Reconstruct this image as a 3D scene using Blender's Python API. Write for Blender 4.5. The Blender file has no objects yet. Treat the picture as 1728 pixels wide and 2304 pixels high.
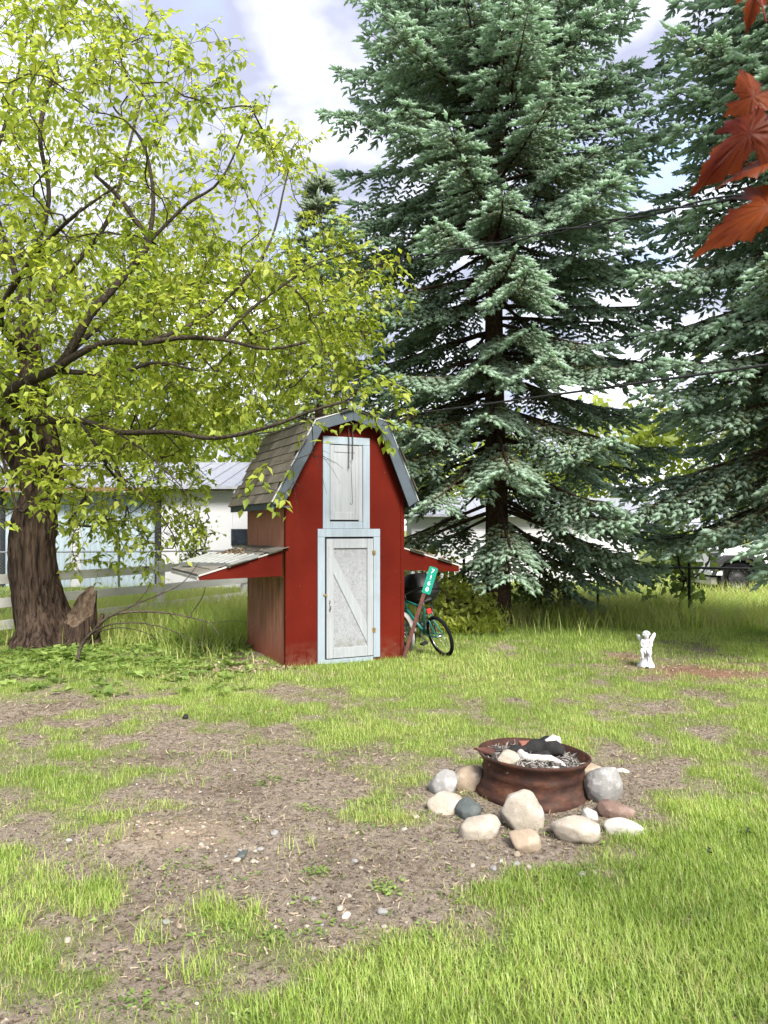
import bpy, bmesh, math, random
import numpy as np
from mathutils import Vector, Matrix
R = math.radians
rng = np.random.default_rng(7)
random.seed(7)
scene = bpy.context.scene

# ------------------------------------------------------------------ camera, sky, sun, exposure
CAM_H = 1.55
F = 1700.0                     # focal length in pixels of the 1728 x 2304 photograph
cam_data = bpy.data.cameras.new('camera')
cam = bpy.data.objects.new('camera', cam_data)
scene.collection.objects.link(cam)
cam.location = (0, 0, CAM_H)
cam.rotation_euler = (R(90), 0, 0)
cam_data.sensor_fit = 'VERTICAL'
cam_data.sensor_height = 36.0
cam_data.lens = F / 2304 * 36
cam_data.shift_y = 38 / 2304
cam_data.clip_start = 0.05
cam_data.clip_end = 2000
cam_data.dof.use_dof = True
cam_data.dof.focus_distance = 8.5
cam_data.dof.aperture_fstop = 9.0
scene.camera = cam

SUN_DIR = Vector((0.26, -0.68, 0.68)).normalized()
sun_el = math.asin(SUN_DIR.z)
sun_az = math.atan2(SUN_DIR.x, SUN_DIR.y)
world = bpy.data.worlds.new('World')
scene.world = world
world.use_nodes = True
wn, wl = world.node_tree.nodes, world.node_tree.links
wn.clear()
w_out = wn.new('ShaderNodeOutputWorld')
w_bg = wn.new('ShaderNodeBackground')
w_bg.inputs['Strength'].default_value = 0.15
sky = wn.new('ShaderNodeTexSky')
sky.sky_type = 'NISHITA'
sky.sun_disc = False
sky.sun_elevation = sun_el
sky.sun_rotation = sun_az
sky.air_density = 1.0
sky.dust_density = 2.0
tc = wn.new('ShaderNodeTexCoord')
sep = wn.new('ShaderNodeSeparateXYZ')
wl.new(tc.outputs['Generated'], sep.inputs[0])
zz = wn.new('ShaderNodeMath'); zz.operation = 'MAXIMUM'; zz.inputs[1].default_value = 0.02
wl.new(sep.outputs['Z'], zz.inputs[0])
za = wn.new('ShaderNodeMath'); za.operation = 'ADD'; za.inputs[1].default_value = 0.25
wl.new(zz.outputs[0], za.inputs[0])
dv = wn.new('ShaderNodeVectorMath'); dv.operation = 'DIVIDE'
cz = wn.new('ShaderNodeCombineXYZ')
for k in range(3):
    wl.new(za.outputs[0], cz.inputs[k])
wl.new(tc.outputs['Generated'], dv.inputs[0]); wl.new(cz.outputs[0], dv.inputs[1])
mp = wn.new('ShaderNodeMapping'); mp.inputs['Location'].default_value = (3.1, 0.35, 0)
wl.new(dv.outputs[0], mp.inputs[0])
cn = wn.new('ShaderNodeTexNoise'); cn.inputs['Scale'].default_value = 1.5
cn.inputs['Detail'].default_value = 6; cn.inputs['Roughness'].default_value = 0.5
wl.new(mp.outputs[0], cn.inputs['Vector'])
cr = wn.new('ShaderNodeValToRGB')
cr.color_ramp.elements[0].position = 0.28; cr.color_ramp.elements[0].color = (0, 0, 0, 1)
cr.color_ramp.elements[1].position = 0.46; cr.color_ramp.elements[1].color = (1, 1, 1, 1)
wl.new(cn.outputs['Fac'], cr.inputs[0])
cn2 = wn.new('ShaderNodeTexNoise'); cn2.inputs['Scale'].default_value = 3.0
cn2.inputs['Detail'].default_value = 5
wl.new(mp.outputs[0], cn2.inputs['Vector'])
cc = wn.new('ShaderNodeValToRGB')
cc.color_ramp.elements[0].position = 0.43; cc.color_ramp.elements[0].color = (0.80, 0.85, 1.12, 1)
cc.color_ramp.elements[1].position = 0.72; cc.color_ramp.elements[1].color = (2.7, 2.72, 2.85, 1)
wl.new(cn2.outputs['Fac'], cc.inputs[0])
hz = wn.new('ShaderNodeMapRange')            # cloud cover closes towards the horizon
hz.inputs['From Min'].default_value = 0.05; hz.inputs['From Max'].default_value = 0.5
hz.inputs['To Min'].default_value = 0.8; hz.inputs['To Max'].default_value = 0.0
wl.new(sep.outputs['Z'], hz.inputs['Value'])
mx = wn.new('ShaderNodeMath'); mx.operation = 'ADD'; mx.use_clamp = True
wl.new(cr.outputs[0], mx.inputs[0]); wl.new(hz.outputs[0], mx.inputs[1])
mix = wn.new('ShaderNodeMix'); mix.data_type = 'RGBA'
wl.new(mx.outputs[0], mix.inputs[0]); wl.new(sky.outputs[0], mix.inputs[6]); wl.new(cc.outputs[0], mix.inputs[7])
wl.new(mix.outputs[2], w_bg.inputs['Color'])
wl.new(w_bg.outputs[0], w_out.inputs['Surface'])

sun_data = bpy.data.lights.new('sun', 'SUN')
sun_data.energy = 1.75
sun_data.angle = R(20)
sun_data.color = (1.0, 0.96, 0.88)
sun = bpy.data.objects.new('sun', sun_data)
scene.collection.objects.link(sun)
sun.rotation_euler = SUN_DIR.to_track_quat('Z', 'Y').to_euler()
sun.location = (5, -5, 12)

scene.view_settings.view_transform = 'Standard'
scene.view_settings.look = 'None'
scene.view_settings.gamma = 1
scene.view_settings.use_curve_mapping = False
scene.view_settings.exposure = 2.5
scene.cycles.max_bounces = 7
scene.cycles.diffuse_bounces = 6
scene.cycles.transmission_bounces = 4
scene.cycles.use_denoising = True

# ------------------------------------------------------------------ helpers
C = scene.collection

def at(px, py, d):
    """world point seen at photo pixel (px, py) at depth d"""
    return np.array([(px - 864) / F * d, d, CAM_H - (py - 1190) / F * d])

def gd(py):
    return F * CAM_H / (py - 1190)

def gat(px, py):
    d = gd(py)
    return np.array([(px - 864) / F * d, d, 0.0])

def _hash(ix, iy, iz, seed):
    n = (ix.astype(np.int64) * 374761393 + iy.astype(np.int64) * 668265263 + iz.astype(np.int64) * 1440662683 + seed * 974634777) & 0x7fffffff
    n = (n ^ (n >> 13)) * 1274126177 & 0x7fffffff
    n = n ^ (n >> 16)
    return (n & 0xffff) / 65535.0

def vnoise(p, seed=0):
    """value noise, p (N,3) -> 0..1"""
    p = np.asarray(p, float)
    i = np.floor(p); f = p - i; f = f * f * (3 - 2 * f)
    ix, iy, iz = i[:, 0], i[:, 1], i[:, 2]
    r = 0
    for dx in (0, 1):
        for dy in (0, 1):
            for dz in (0, 1):
                w = (f[:, 0] if dx else 1 - f[:, 0]) * (f[:, 1] if dy else 1 - f[:, 1]) * (f[:, 2] if dz else 1 - f[:, 2])
                r = r + w * _hash(ix + dx, iy + dy, iz + dz, seed)
    return r

def fbm(p, oct=4, seed=0, gain=0.5):
    p = np.asarray(p, float); a, s, t = 1.0, 0.0, 0.0
    for k in range(oct):
        s = s + a * vnoise(p * 2 ** k + 17.3 * k, seed + k); t += a; a *= gain
    return s / t

def fbm2(x, y, sc=1.0, oct=4, seed=0):
    return fbm(np.stack([np.asarray(x) * sc, np.asarray(y) * sc, np.zeros_like(np.asarray(x, float))], 1), oct, seed)

class MB:
    """collects shapes into one mesh"""
    def __init__(self):
        self.v = []; self.f = []; self.n = 0
    def add(self, vs, fs):
        self.v.extend([tuple(map(float, q)) for q in vs])
        self.f.extend([tuple(int(i) + self.n for i in q) for q in fs])
        self.n += len(vs); return self
    def box(self, x0, x1, y0, y1, z0, z1):
        vs = [(x0, y0, z0), (x1, y0, z0), (x1, y1, z0), (x0, y1, z0), (x0, y0, z1), (x1, y0, z1), (x1, y1, z1), (x0, y1, z1)]
        return self.add(vs, [(0, 3, 2, 1), (4, 5, 6, 7), (0, 1, 5, 4), (1, 2, 6, 5), (2, 3, 7, 6), (3, 0, 4, 7)])
    def prism(self, poly, origin, ax, ay, t):
        """polygon (a,b) in the plane of ax, ay, extruded by vector t"""
        o, ax, ay, t = map(lambda q: np.array(q, float), (origin, ax, ay, t))
        n = len(poly)
        a = [o + ax * p[0] + ay * p[1] for p in poly]
        b = [q + t for q in a]
        fs = [tuple(range(n))[::-1], tuple(range(n, 2 * n))] + [(i, (i + 1) % n, n + (i + 1) % n, n + i) for i in range(n)]
        return self.add(a + b, fs)
    def beam(self, p, q, w, h, up=(0, 0, 1)):
        p, q = np.array(p, float), np.array(q, float)
        d = q - p; d = d / np.linalg.norm(d); up = np.array(up, float)
        s = np.cross(d, up); s /= np.linalg.norm(s); u = np.cross(s, d)
        vs = []
        for e in (p, q):
            for a, b in ((-1, -1), (1, -1), (1, 1), (-1, 1)):
                vs.append(e + s * a * w / 2 + u * b * h / 2)
        return self.add(vs, [(0, 1, 2, 3), (7, 6, 5, 4), (0, 4, 5, 1), (1, 5, 6, 2), (2, 6, 7, 3), (3, 7, 4, 0)])
    def tube(self, path, rad, n=6, cap=True):
        P = np.array(path, float); m = len(P)
        rad = np.full(m, rad) if np.isscalar(rad) else np.array(rad, float)
        T = np.gradient(P, axis=0); T /= np.linalg.norm(T, axis=1)[:, None] + 1e-9
        ref = np.array([0, 0, 1.0]) if abs(T[0][2]) < 0.9 else np.array([1.0, 0, 0])
        vs = []; s = np.cross(T[0], ref); s /= np.linalg.norm(s)
        for i in range(m):
            s = s - T[i] * np.dot(s, T[i]); s /= np.linalg.norm(s) + 1e-9
            u = np.cross(T[i], s)
            for k in range(n):
                a = 2 * math.pi * k / n
                vs.append(P[i] + rad[i] * (s * math.cos(a) + u * math.sin(a)))
        fs = []
        for i in range(m - 1):
            for k in range(n):
                k2 = (k + 1) % n
                fs.append((i * n + k, i * n + k2, (i + 1) * n + k2, (i + 1) * n + k))
        if cap:
            fs.append(tuple(range(n))[::-1]); fs.append(tuple(range((m - 1) * n, m * n)))
        return self.add(vs, fs)
    def lathe(self, prof, n=32, center=(0, 0, 0), close=False):
        cx, cy, cz_ = center; vs = []; m = len(prof)
        for r, z in prof:
            for k in range(n):
                a = 2 * math.pi * k / n
                vs.append((cx + r * math.cos(a), cy + r * math.sin(a), cz_ + z))
        fs = []
        for i in range(m - 1 + (1 if close else 0)):
            j = (i + 1) % m
            for k in range(n):
                k2 = (k + 1) % n
                fs.append((i * n + k, i * n + k2, j * n + k2, j * n + k))
        if not close:
            if prof[0][0] > 1e-6: fs.append(tuple(range(n))[::-1])
            if prof[-1][0] > 1e-6: fs.append(tuple(range((m - 1) * n, m * n)))
        return self.add(vs, fs)
    def torus(self, c, r, t, ax=0, n=32, k=8):
        """ring round axis ax"""
        vs = []
        for i in range(n):
            a = 2 * math.pi * i / n
            for j in range(k):
                b = 2 * math.pi * j / k
                p = [(r + t * math.cos(b)) * math.cos(a), (r + t * math.cos(b)) * math.sin(a), t * math.sin(b)]
                p = {2: (p[0], p[1], p[2]), 1: (p[0], p[2], p[1]), 0: (p[2], p[0], p[1])}[ax]
                vs.append((c[0] + p[0], c[1] + p[1], c[2] + p[2]))
        fs = [(i * k + j, ((i + 1) % n) * k + j, ((i + 1) % n) * k + (j + 1) % k, i * k + (j + 1) % k) for i in range(n) for j in range(k)]
        return self.add(vs, fs)
    def build(self, name, mat=None, parent=None, smooth=False, bevel=0, loc=None):
        me = bpy.data.meshes.new(name)
        me.from_pydata(self.v, [], self.f)
        bm = bmesh.new(); bm.from_mesh(me)
        bmesh.ops.recalc_face_normals(bm, faces=bm.faces)
        bm.to_mesh(me); bm.free()
        if smooth: me.shade_smooth()
        return link(name, me, mat, parent, bevel, loc)

def link(name, me, mat=None, parent=None, bevel=0, loc=None):
    o = bpy.data.objects.new(name, me)
    C.objects.link(o)
    if mat and not me.materials: me.materials.append(mat)
    if parent: o.parent = parent
    if loc is not None: o.location = loc
    if bevel:
        b = o.modifiers.new('bevel', 'BEVEL'); b.width = bevel; b.segments = 2; b.limit_method = 'ANGLE'; b.angle_limit = R(40)
    return o

def np_mesh(name, V, Fa, mat=None, parent=None, attrs=None, smooth=False, loc=None):
    """fast mesh from arrays, faces (M,3) or (M,4)"""
    V = np.ascontiguousarray(V, dtype=np.float32); Fa = np.ascontiguousarray(Fa, dtype=np.int32)
    me = bpy.data.meshes.new(name); k = Fa.shape[1]
    me.vertices.add(len(V)); me.vertices.foreach_set('co', V.ravel())
    me.loops.add(Fa.size); me.loops.foreach_set('vertex_index', Fa.ravel())
    me.polygons.add(len(Fa)); me.polygons.foreach_set('loop_start', np.arange(0, Fa.size, k, dtype=np.int32))
    for nm, a in (attrs or {}).items():
        at_ = me.attributes.new(nm, 'FLOAT', 'POINT'); at_.data.foreach_set('value', np.ascontiguousarray(a, dtype=np.float32))
    me.update(calc_edges=True)
    if smooth: me.shade_smooth()
    return link(name, me, mat, parent, 0, loc)

def scatter(name, tv, tf, P, M, mat, parent=None, var=None, loc=None, smooth=False, tvar=None):
    """template (tv, tf) copied to positions P with matrices M (N,3,3) into one mesh"""
    tv = np.array(tv, np.float32); tf = np.array(tf, np.int32); N = len(P); k = len(tv)
    V = np.einsum('nij,kj->nki', M.astype(np.float32), tv) + P[:, None, :].astype(np.float32)
    if loc is not None: V = V - np.array(loc, np.float32)
    Fa = tf[None] + (np.arange(N, dtype=np.int32) * k)[:, None, None]
    v = np.repeat(var if var is not None else rng.random(N), k).reshape(N, k)
    if tvar is not None: v = v + np.array(tvar)[None]
    return np_mesh(name, V.reshape(-1, 3), Fa.reshape(-1, tf.shape[1]), mat, parent, {'var': v.ravel()}, smooth)

def norm(a):
    return a / (np.linalg.norm(a, axis=-1, keepdims=True) + 1e-9)

def frames(D, roll=None, up=None):
    """matrices whose local x is D; local z is turned towards up (then rolled)"""
    D = norm(np.asarray(D, float)); N = len(D)
    U = np.tile(np.array([0, 0, 1.0]), (N, 1)) if up is None else np.asarray(up, float)
    Y = np.cross(U, D); bad = np.linalg.norm(Y, axis=1) < 1e-3
    Y[bad] = np.array([1.0, 0, 0]); Y = norm(Y); Z = np.cross(D, Y)
    if roll is not None:
        c, s = np.cos(roll)[:, None], np.sin(roll)[:, None]
        Y, Z = Y * c + Z * s, Z * c - Y * s
    return np.stack([D, Y, Z], axis=2)

def tag(o, label=None, cat=None, group=None, kind=None):
    if label: o['label'] = label
    if cat: o['category'] = cat
    if group: o['group'] = group
    if kind: o['kind'] = kind
    return o

def thing(name, label, cat, loc=(0, 0, 0), rz=0, group=None):
    o = bpy.data.objects.new(name, None); C.objects.link(o)
    o.empty_display_size = 0.1
    o.location = tuple(float(q) for q in loc); o.rotation_euler = (0, 0, rz)
    return tag(o, label, cat, group)

def copy_tree(o, parent=None):
    c = o.copy(); C.objects.link(c)
    if parent: c.parent = parent
    for ch in list(o.children): copy_tree(ch, c)
    return c

# ------------------------------------------------------------------ materials
class N:
    """small node helper"""
    def __init__(self, name):
        self.m = bpy.data.materials.new(name); self.m.use_nodes = True
        self.t = self.m.node_tree; self.t.nodes.clear()
        self.out = self.t.nodes.new('ShaderNodeOutputMaterial')
    def n(self, typ, **kw):
        x = self.t.nodes.new(typ)
        for k, v in kw.items():
            if k in x.inputs.keys(): x.inputs[k].default_value = v
            else: setattr(x, k, v)
        return x
    def l(self, a, b): self.t.links.new(a, b)
    def coord(self, scale=(1, 1, 1), kind='Object'):
        c = self.n('ShaderNodeTexCoord'); m = self.n('ShaderNodeMapping'); m.inputs['Scale'].default_value = scale
        self.l(c.outputs[kind], m.inputs[0]); return m.outputs[0]
    def noise(self, scale, detail=4, vec=None, rough=0.55, dist=0):
        x = self.n('ShaderNodeTexNoise'); x.inputs['Scale'].default_value = scale; x.inputs['Detail'].default_value = detail
        x.inputs['Roughness'].default_value = rough; x.inputs['Distortion'].default_value = dist
        if vec is not None: self.l(vec, x.inputs['Vector'])
        return x.outputs['Fac']
    def ramp(self, fac, stops):
        r = self.n('ShaderNodeValToRGB'); e = r.color_ramp.elements
        while len(e) < len(stops): e.new(0.5)
        for q, (p, c) in zip(e, stops):
            q.position = p; q.color = (c, c, c, 1) if np.isscalar(c) else (*c, 1)
        self.l(fac, r.inputs[0]); return r.outputs[0]
    def mix(self, fac, a, b, mode='MIX'):
        x = self.n('ShaderNodeMix', data_type='RGBA', blend_type=mode)
        for s, i in ((fac, 0), (a, 6), (b, 7)):
            if hasattr(s, 'is_linked'): self.l(s, x.inputs[i])
            else: x.inputs[i].default_value = s if i == 0 else (*s, 1)
        return x.outputs[2]
    def attr(self, name='var'):
        return self.n('ShaderNodeAttribute', attribute_name=name).outputs['Fac']
    def bump(self, h, strength=0.3, dist=0.01):
        b = self.n('ShaderNodeBump'); b.inputs['Strength'].default_value = strength; b.inputs['Distance'].default_value = dist
        self.l(h, b.inputs['Height']); return b.outputs[0]
    def bsdf(self, col, rough=0.7, metal=0, nrm=None, spec=0.3):
        b = self.n('ShaderNodeBsdfPrincipled')
        for s, nm in ((col, 'Base Color'), (rough, 'Roughness'), (metal, 'Metallic')):
            if hasattr(s, 'is_linked'): self.l(s, b.inputs[nm])
            else: b.inputs[nm].default_value = (*s, 1) if nm == 'Base Color' else s
        b.inputs['Specular IOR Level'].default_value = spec
        if nrm is not None: self.l(nrm, b.inputs['Normal'])
        return b.outputs[0]
    def end(self, sh):
        self.l(sh, self.out.inputs[0]); return self.m

def leafmat(name, stops, trans=0.4, rough=0.5, gain=1.5, spec=0.3, blue=0.6):
    m = N(name); c = m.ramp(m.attr(), stops)
    b = m.bsdf(c, rough, spec=spec)
    t = m.n('ShaderNodeBsdfTranslucent'); g = m.mix(1.0, c, (gain, gain, gain * blue), 'MULTIPLY'); m.l(g, t.inputs[0])
    x = m.n('ShaderNodeMixShader'); x.inputs[0].default_value = trans
    m.l(b, x.inputs[1]); m.l(t.outputs[0], x.inputs[2])
    return m.end(x.outputs[0])

def paint(name, col, rough=0.55, var=0.25, scale=3, spec=0.3, streak=(1, 1, 1), dirt=None, bump=0.15):
    m = N(name); v = m.coord(streak)
    n1 = m.noise(scale, 6, v)
    lo = tuple(c * (1 - var) for c in col); hi = tuple(min(1, c * (1 + var * 0.6)) for c in col)
    c = m.ramp(n1, [(0.3, lo), (0.7, hi)])
    n2 = m.noise(scale * 14, 5, v)
    if dirt:
        c = m.mix(m.ramp(n2, [(0.56, 0.0), (0.72, 0.7)]), c, dirt)
    return m.end(m.bsdf(c, rough, nrm=m.bump(n2, bump, 0.004), spec=spec))

def metal(name, col, rough=0.4, metallic=0.9):
    m = N(name); n = m.noise(9, 4, m.coord())
    r = m.ramp(n, [(0.3, rough * 0.7), (0.7, min(1, rough * 1.4))])
    c = m.ramp(n, [(0.3, tuple(q * 0.8 for q in col)), (0.7, col)])
    return m.end(m.bsdf(c, r, metallic))

def plain(name, col, rough=0.6, spec=0.3):
    m = N(name); n = m.noise(20, 3, m.coord())
    return m.end(m.bsdf(m.ramp(n, [(0.3, tuple(q * 0.85 for q in col)), (0.7, tuple(min(1, q * 1.1) for q in col))]), rough, spec=spec))

def bark(name, dark, light, vs=(1, 1, 0.25), sc=14):
    m = N(name); v = m.coord(vs); n = m.noise(sc * 1.6, 8, v, 0.7); n2 = m.noise(2, 3, m.coord())
    c = m.mix(m.ramp(n2, [(0.4, 0.0), (0.7, 0.5)]), m.ramp(n, [(0.40, dark), (0.60, light)]), tuple(q * 0.8 for q in dark))
    return m.end(m.bsdf(c, 0.9, nrm=m.bump(n, 1.0, 0.04), spec=0.1))

def stone_mat(name, base, spot, dark, sc=1.0):
    m = N(name); v = m.coord(); n = m.noise(5 * sc, 6, v); n2 = m.noise(130 * sc, 3, v, 0.7); n3 = m.noise(16 * sc, 5, v)
    c = m.ramp(n, [(0.3, tuple(q * 0.8 for q in base)), (0.7, base)])
    c = m.mix(m.ramp(n2, [(0.54, 0.0), (0.72, 0.75)]), c, dark)
    c = m.mix(m.ramp(n3, [(0.52, 0.0), (0.68, 0.7)]), c, spot)
    return m.end(m.bsdf(c, 0.85, nrm=m.bump(n3, 0.5, 0.012), spec=0.2))

def ground_mat():
    m = N('lawn_soil'); v = m.coord()
    n1 = m.noise(1.6, 5, v); n2 = m.noise(22, 7, v, 0.7); n3 = m.noise(140, 4, v, 0.7); n4 = m.noise(55, 6, v, 0.75, 0.6)
    dirt = m.ramp(n2, [(0.28, (0.09, 0.066, 0.05)), (0.48, (0.27, 0.22, 0.172)), (0.70, (0.42, 0.355, 0.29))])
    dirt = m.mix(m.ramp(n1, [(0.42, 0.0), (0.72, 0.6)]), dirt, (0.32, 0.27, 0.215))
    dirt = m.mix(m.ramp(n1, [(0.30, 0.55), (0.46, 0.0)]), dirt, (0.13, 0.098, 0.075))
    chips = m.ramp(n4, [(0.62, 0.0), (0.69, 0.5)])
    dirt = m.mix(chips, dirt, (0.36, 0.29, 0.22))
    dk = m.ramp(n4, [(0.40, 0.9), (0.475, 0.0)])
    dirt = m.mix(dk, dirt, (0.035, 0.025, 0.02))
    sand = m.attr('sand')
    dirt = m.mix(sand, dirt, (0.36, 0.285, 0.21))
    red = m.attr('red')
    dirt = m.mix(red, dirt, (0.24, 0.125, 0.08))
    thatch = m.ramp(n3, [(0.3, (0.075, 0.10, 0.025)), (0.55, (0.17, 0.215, 0.06)), (0.75, (0.30, 0.30, 0.13))])
    c = m.mix(m.attr('cover'), dirt, thatch)
    h = m.mix(0.5, n2, n3)
    return m.end(m.bsdf(c, 0.95, nrm=m.bump(h, 1.0, 0.045), spec=0.05))

def roughwood_side():
    """faded red-brown plywood, mildewed in the lower half under the small side roof"""
    m = N('weathered_plywood'); v = m.coord((1, 6, 0.45)); vo = m.coord()
    n = m.noise(7, 7, v, 0.6); n2 = m.noise(3, 5, m.coord((1, 4, 0.5)), 0.6)
    c = m.ramp(n, [(0.3, (0.23, 0.095, 0.065)), (0.7, (0.42, 0.205, 0.145))])
    sp = m.n('ShaderNodeSeparateXYZ'); m.l(vo, sp.inputs[0])
    low = m.n('ShaderNodeMapRange'); low.inputs['From Min'].default_value = 0.05; low.inputs['From Max'].default_value = 1.0
    m.l(sp.outputs['Z'], low.inputs['Value'])
    band = m.ramp(low.outputs[0], [(0.0, 0.15), (0.55, 0.55), (0.98, 1.0), (1.0, 0.0)])
    st = m.ramp(n2, [(0.38, 0.0), (0.66, 1.0)])
    k = m.n('ShaderNodeMath', operation='MULTIPLY'); m.l(band, k.inputs[0]); m.l(st, k.inputs[1])
    c = m.mix(k.outputs[0], c, (0.075, 0.062, 0.022))
    lowred = m.ramp(low.outputs[0], [(0.0, 0.75), (0.35, 0.0)])
    c = m.mix(lowred, c, (0.27, 0.075, 0.045))
    return m.end(m.bsdf(c, 0.85, nrm=m.bump(n, 0.3, 0.006), spec=0.15))

def red_wall():
    m = N('barn_red_paint'); v = m.coord(); n = m.noise(1.3, 5, v); n2 = m.noise(60, 4, v); n3 = m.noise(28, 2, v)
    c = m.ramp(n, [(0.3, (0.058, 0.0042, 0.0016)), (0.7, (0.092, 0.0082, 0.0036))])
    c = m.mix(m.ramp(n3, [(0.745, 0.0), (0.76, 0.8)]), c, (0.25, 0.15, 0.13))
    sp = m.n('ShaderNodeSeparateXYZ'); m.l(v, sp.inputs[0])
    mud = m.n('ShaderNodeMath', operation='MULTIPLY'); m.l(m.ramp(sp.outputs['Z'], [(0.0, 0.8), (0.28, 0.0)]), mud.inputs[0]); m.l(m.ramp(m.noise(11, 6, v, 0.7), [(0.4, 0.0), (0.62, 1.0)]), mud.inputs[1])
    c = m.mix(mud.outputs[0], c, (0.11, 0.055, 0.035))
    return m.end(m.bsdf(c, 0.75, nrm=m.bump(n2, 0.12, 0.003), spec=0.08))

def white_wood(name, col, sc=(30, 30, 1.5), dirt=(0.17, 0.18, 0.185)):
    m = N(name); v = m.coord(sc); n = m.noise(1.2, 6, v, 0.6); n2 = m.noise(5, 6, m.coord(), 0.65)
    c = m.ramp(n, [(0.3, tuple(q * 0.8 for q in col)), (0.65, col)])
    c = m.mix(m.ramp(n2, [(0.55, 0.0), (0.75, 0.45)]), c, dirt)
    return m.end(m.bsdf(c, 0.6, nrm=m.bump(n, 0.25, 0.003), spec=0.25))

def osb():
    m = N('painted_strandboard'); v = m.coord((1, 1, 0.8))
    w = m.n('ShaderNodeTexVoronoi'); w.inputs['Scale'].default_value = 34; 
    n0 = m.n('ShaderNodeTexNoise'); n0.inputs['Scale'].default_value = 12; m.l(v, n0.inputs['Vector'])
    ad = m.n('ShaderNodeVectorMath', operation='MULTIPLY_ADD'); ad.inputs[1].default_value = (0.12, 0.12, 0.12)
    m.l(n0.outputs['Color'], ad.inputs[0]); m.l(v, ad.inputs[2]); m.l(ad.outputs[0], w.inputs['Vector'])
    n = m.noise(40, 6, v, 0.75, 1.0)
    c = m.ramp(n, [(0.38, (0.165, 0.17, 0.182)), (0.5, (0.215, 0.223, 0.237)), (0.62, (0.25, 0.26, 0.275))])
    c = m.mix(m.ramp(n, [(0.34, 0.55), (0.40, 0.0)]), c, (0.15, 0.15, 0.16))
    vo = m.coord(); sp = m.n('ShaderNodeSeparateXYZ'); m.l(vo, sp.inputs[0])
    low = m.ramp(sp.outputs['Z'], [(0.13, 0.8), (0.3, 0.0)])
    g = m.n('ShaderNodeMath', operation='MULTIPLY'); m.l(low, g.inputs[0]); m.l(m.ramp(m.noise(18, 5, v), [(0.45, 0.0), (0.62, 1.0)]), g.inputs[1])
    c = m.mix(g.outputs[0], c, (0.09, 0.095, 0.04))
    h = m.mix(0.5, w.outputs['Color'], n)
    return m.end(m.bsdf(c, 0.7, nrm=m.bump(h, 0.6, 0.006), spec=0.2))

def rust():
    m = N('rusty_steel'); v = m.coord((1, 1, 1.8)); n = m.noise(7, 7, v, 0.65); n2 = m.noise(40, 5, v, 0.7); n3 = m.noise(3, 3, v)
    c = m.ramp(n, [(0.28, (0.016, 0.008, 0.006)), (0.48, (0.034, 0.0135, 0.009)), (0.62, (0.07, 0.026, 0.013)), (0.78, (0.14, 0.068, 0.04))])
    c = m.mix(m.ramp(n2, [(0.55, 0.0), (0.7, 0.6)]), c, (0.02, 0.011, 0.009))
    c = m.mix(m.ramp(n3, [(0.55, 0.0), (0.7, 0.4)]), c, (0.10, 0.075, 0.062))
    return m.end(m.bsdf(c, 0.75, 0.15, nrm=m.bump(n2, 0.6, 0.006), spec=0.3))

def shingle_mat(name, a, b, c_):
    m = N(name); oi = m.n('ShaderNodeObjectInfo'); v = m.coord(); n = m.noise(160, 2, v, 0.8); n2 = m.noise(8, 4, v)
    c = m.ramp(oi.outputs['Random'], [(0.0, a), (0.5, b), (1.0, c_)])
    c = m.mix(m.ramp(n, [(0.4, 0.5), (0.6, 0.0)]), c, tuple(q * 0.4 for q in a))
    c = m.mix(m.ramp(n2, [(0.5, 0.0), (0.7, 0.4)]), c, (0.05, 0.05, 0.03))
    return m.end(m.bsdf(c, 0.95, nrm=m.bump(n, 0.5, 0.003), spec=0.1))

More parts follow.
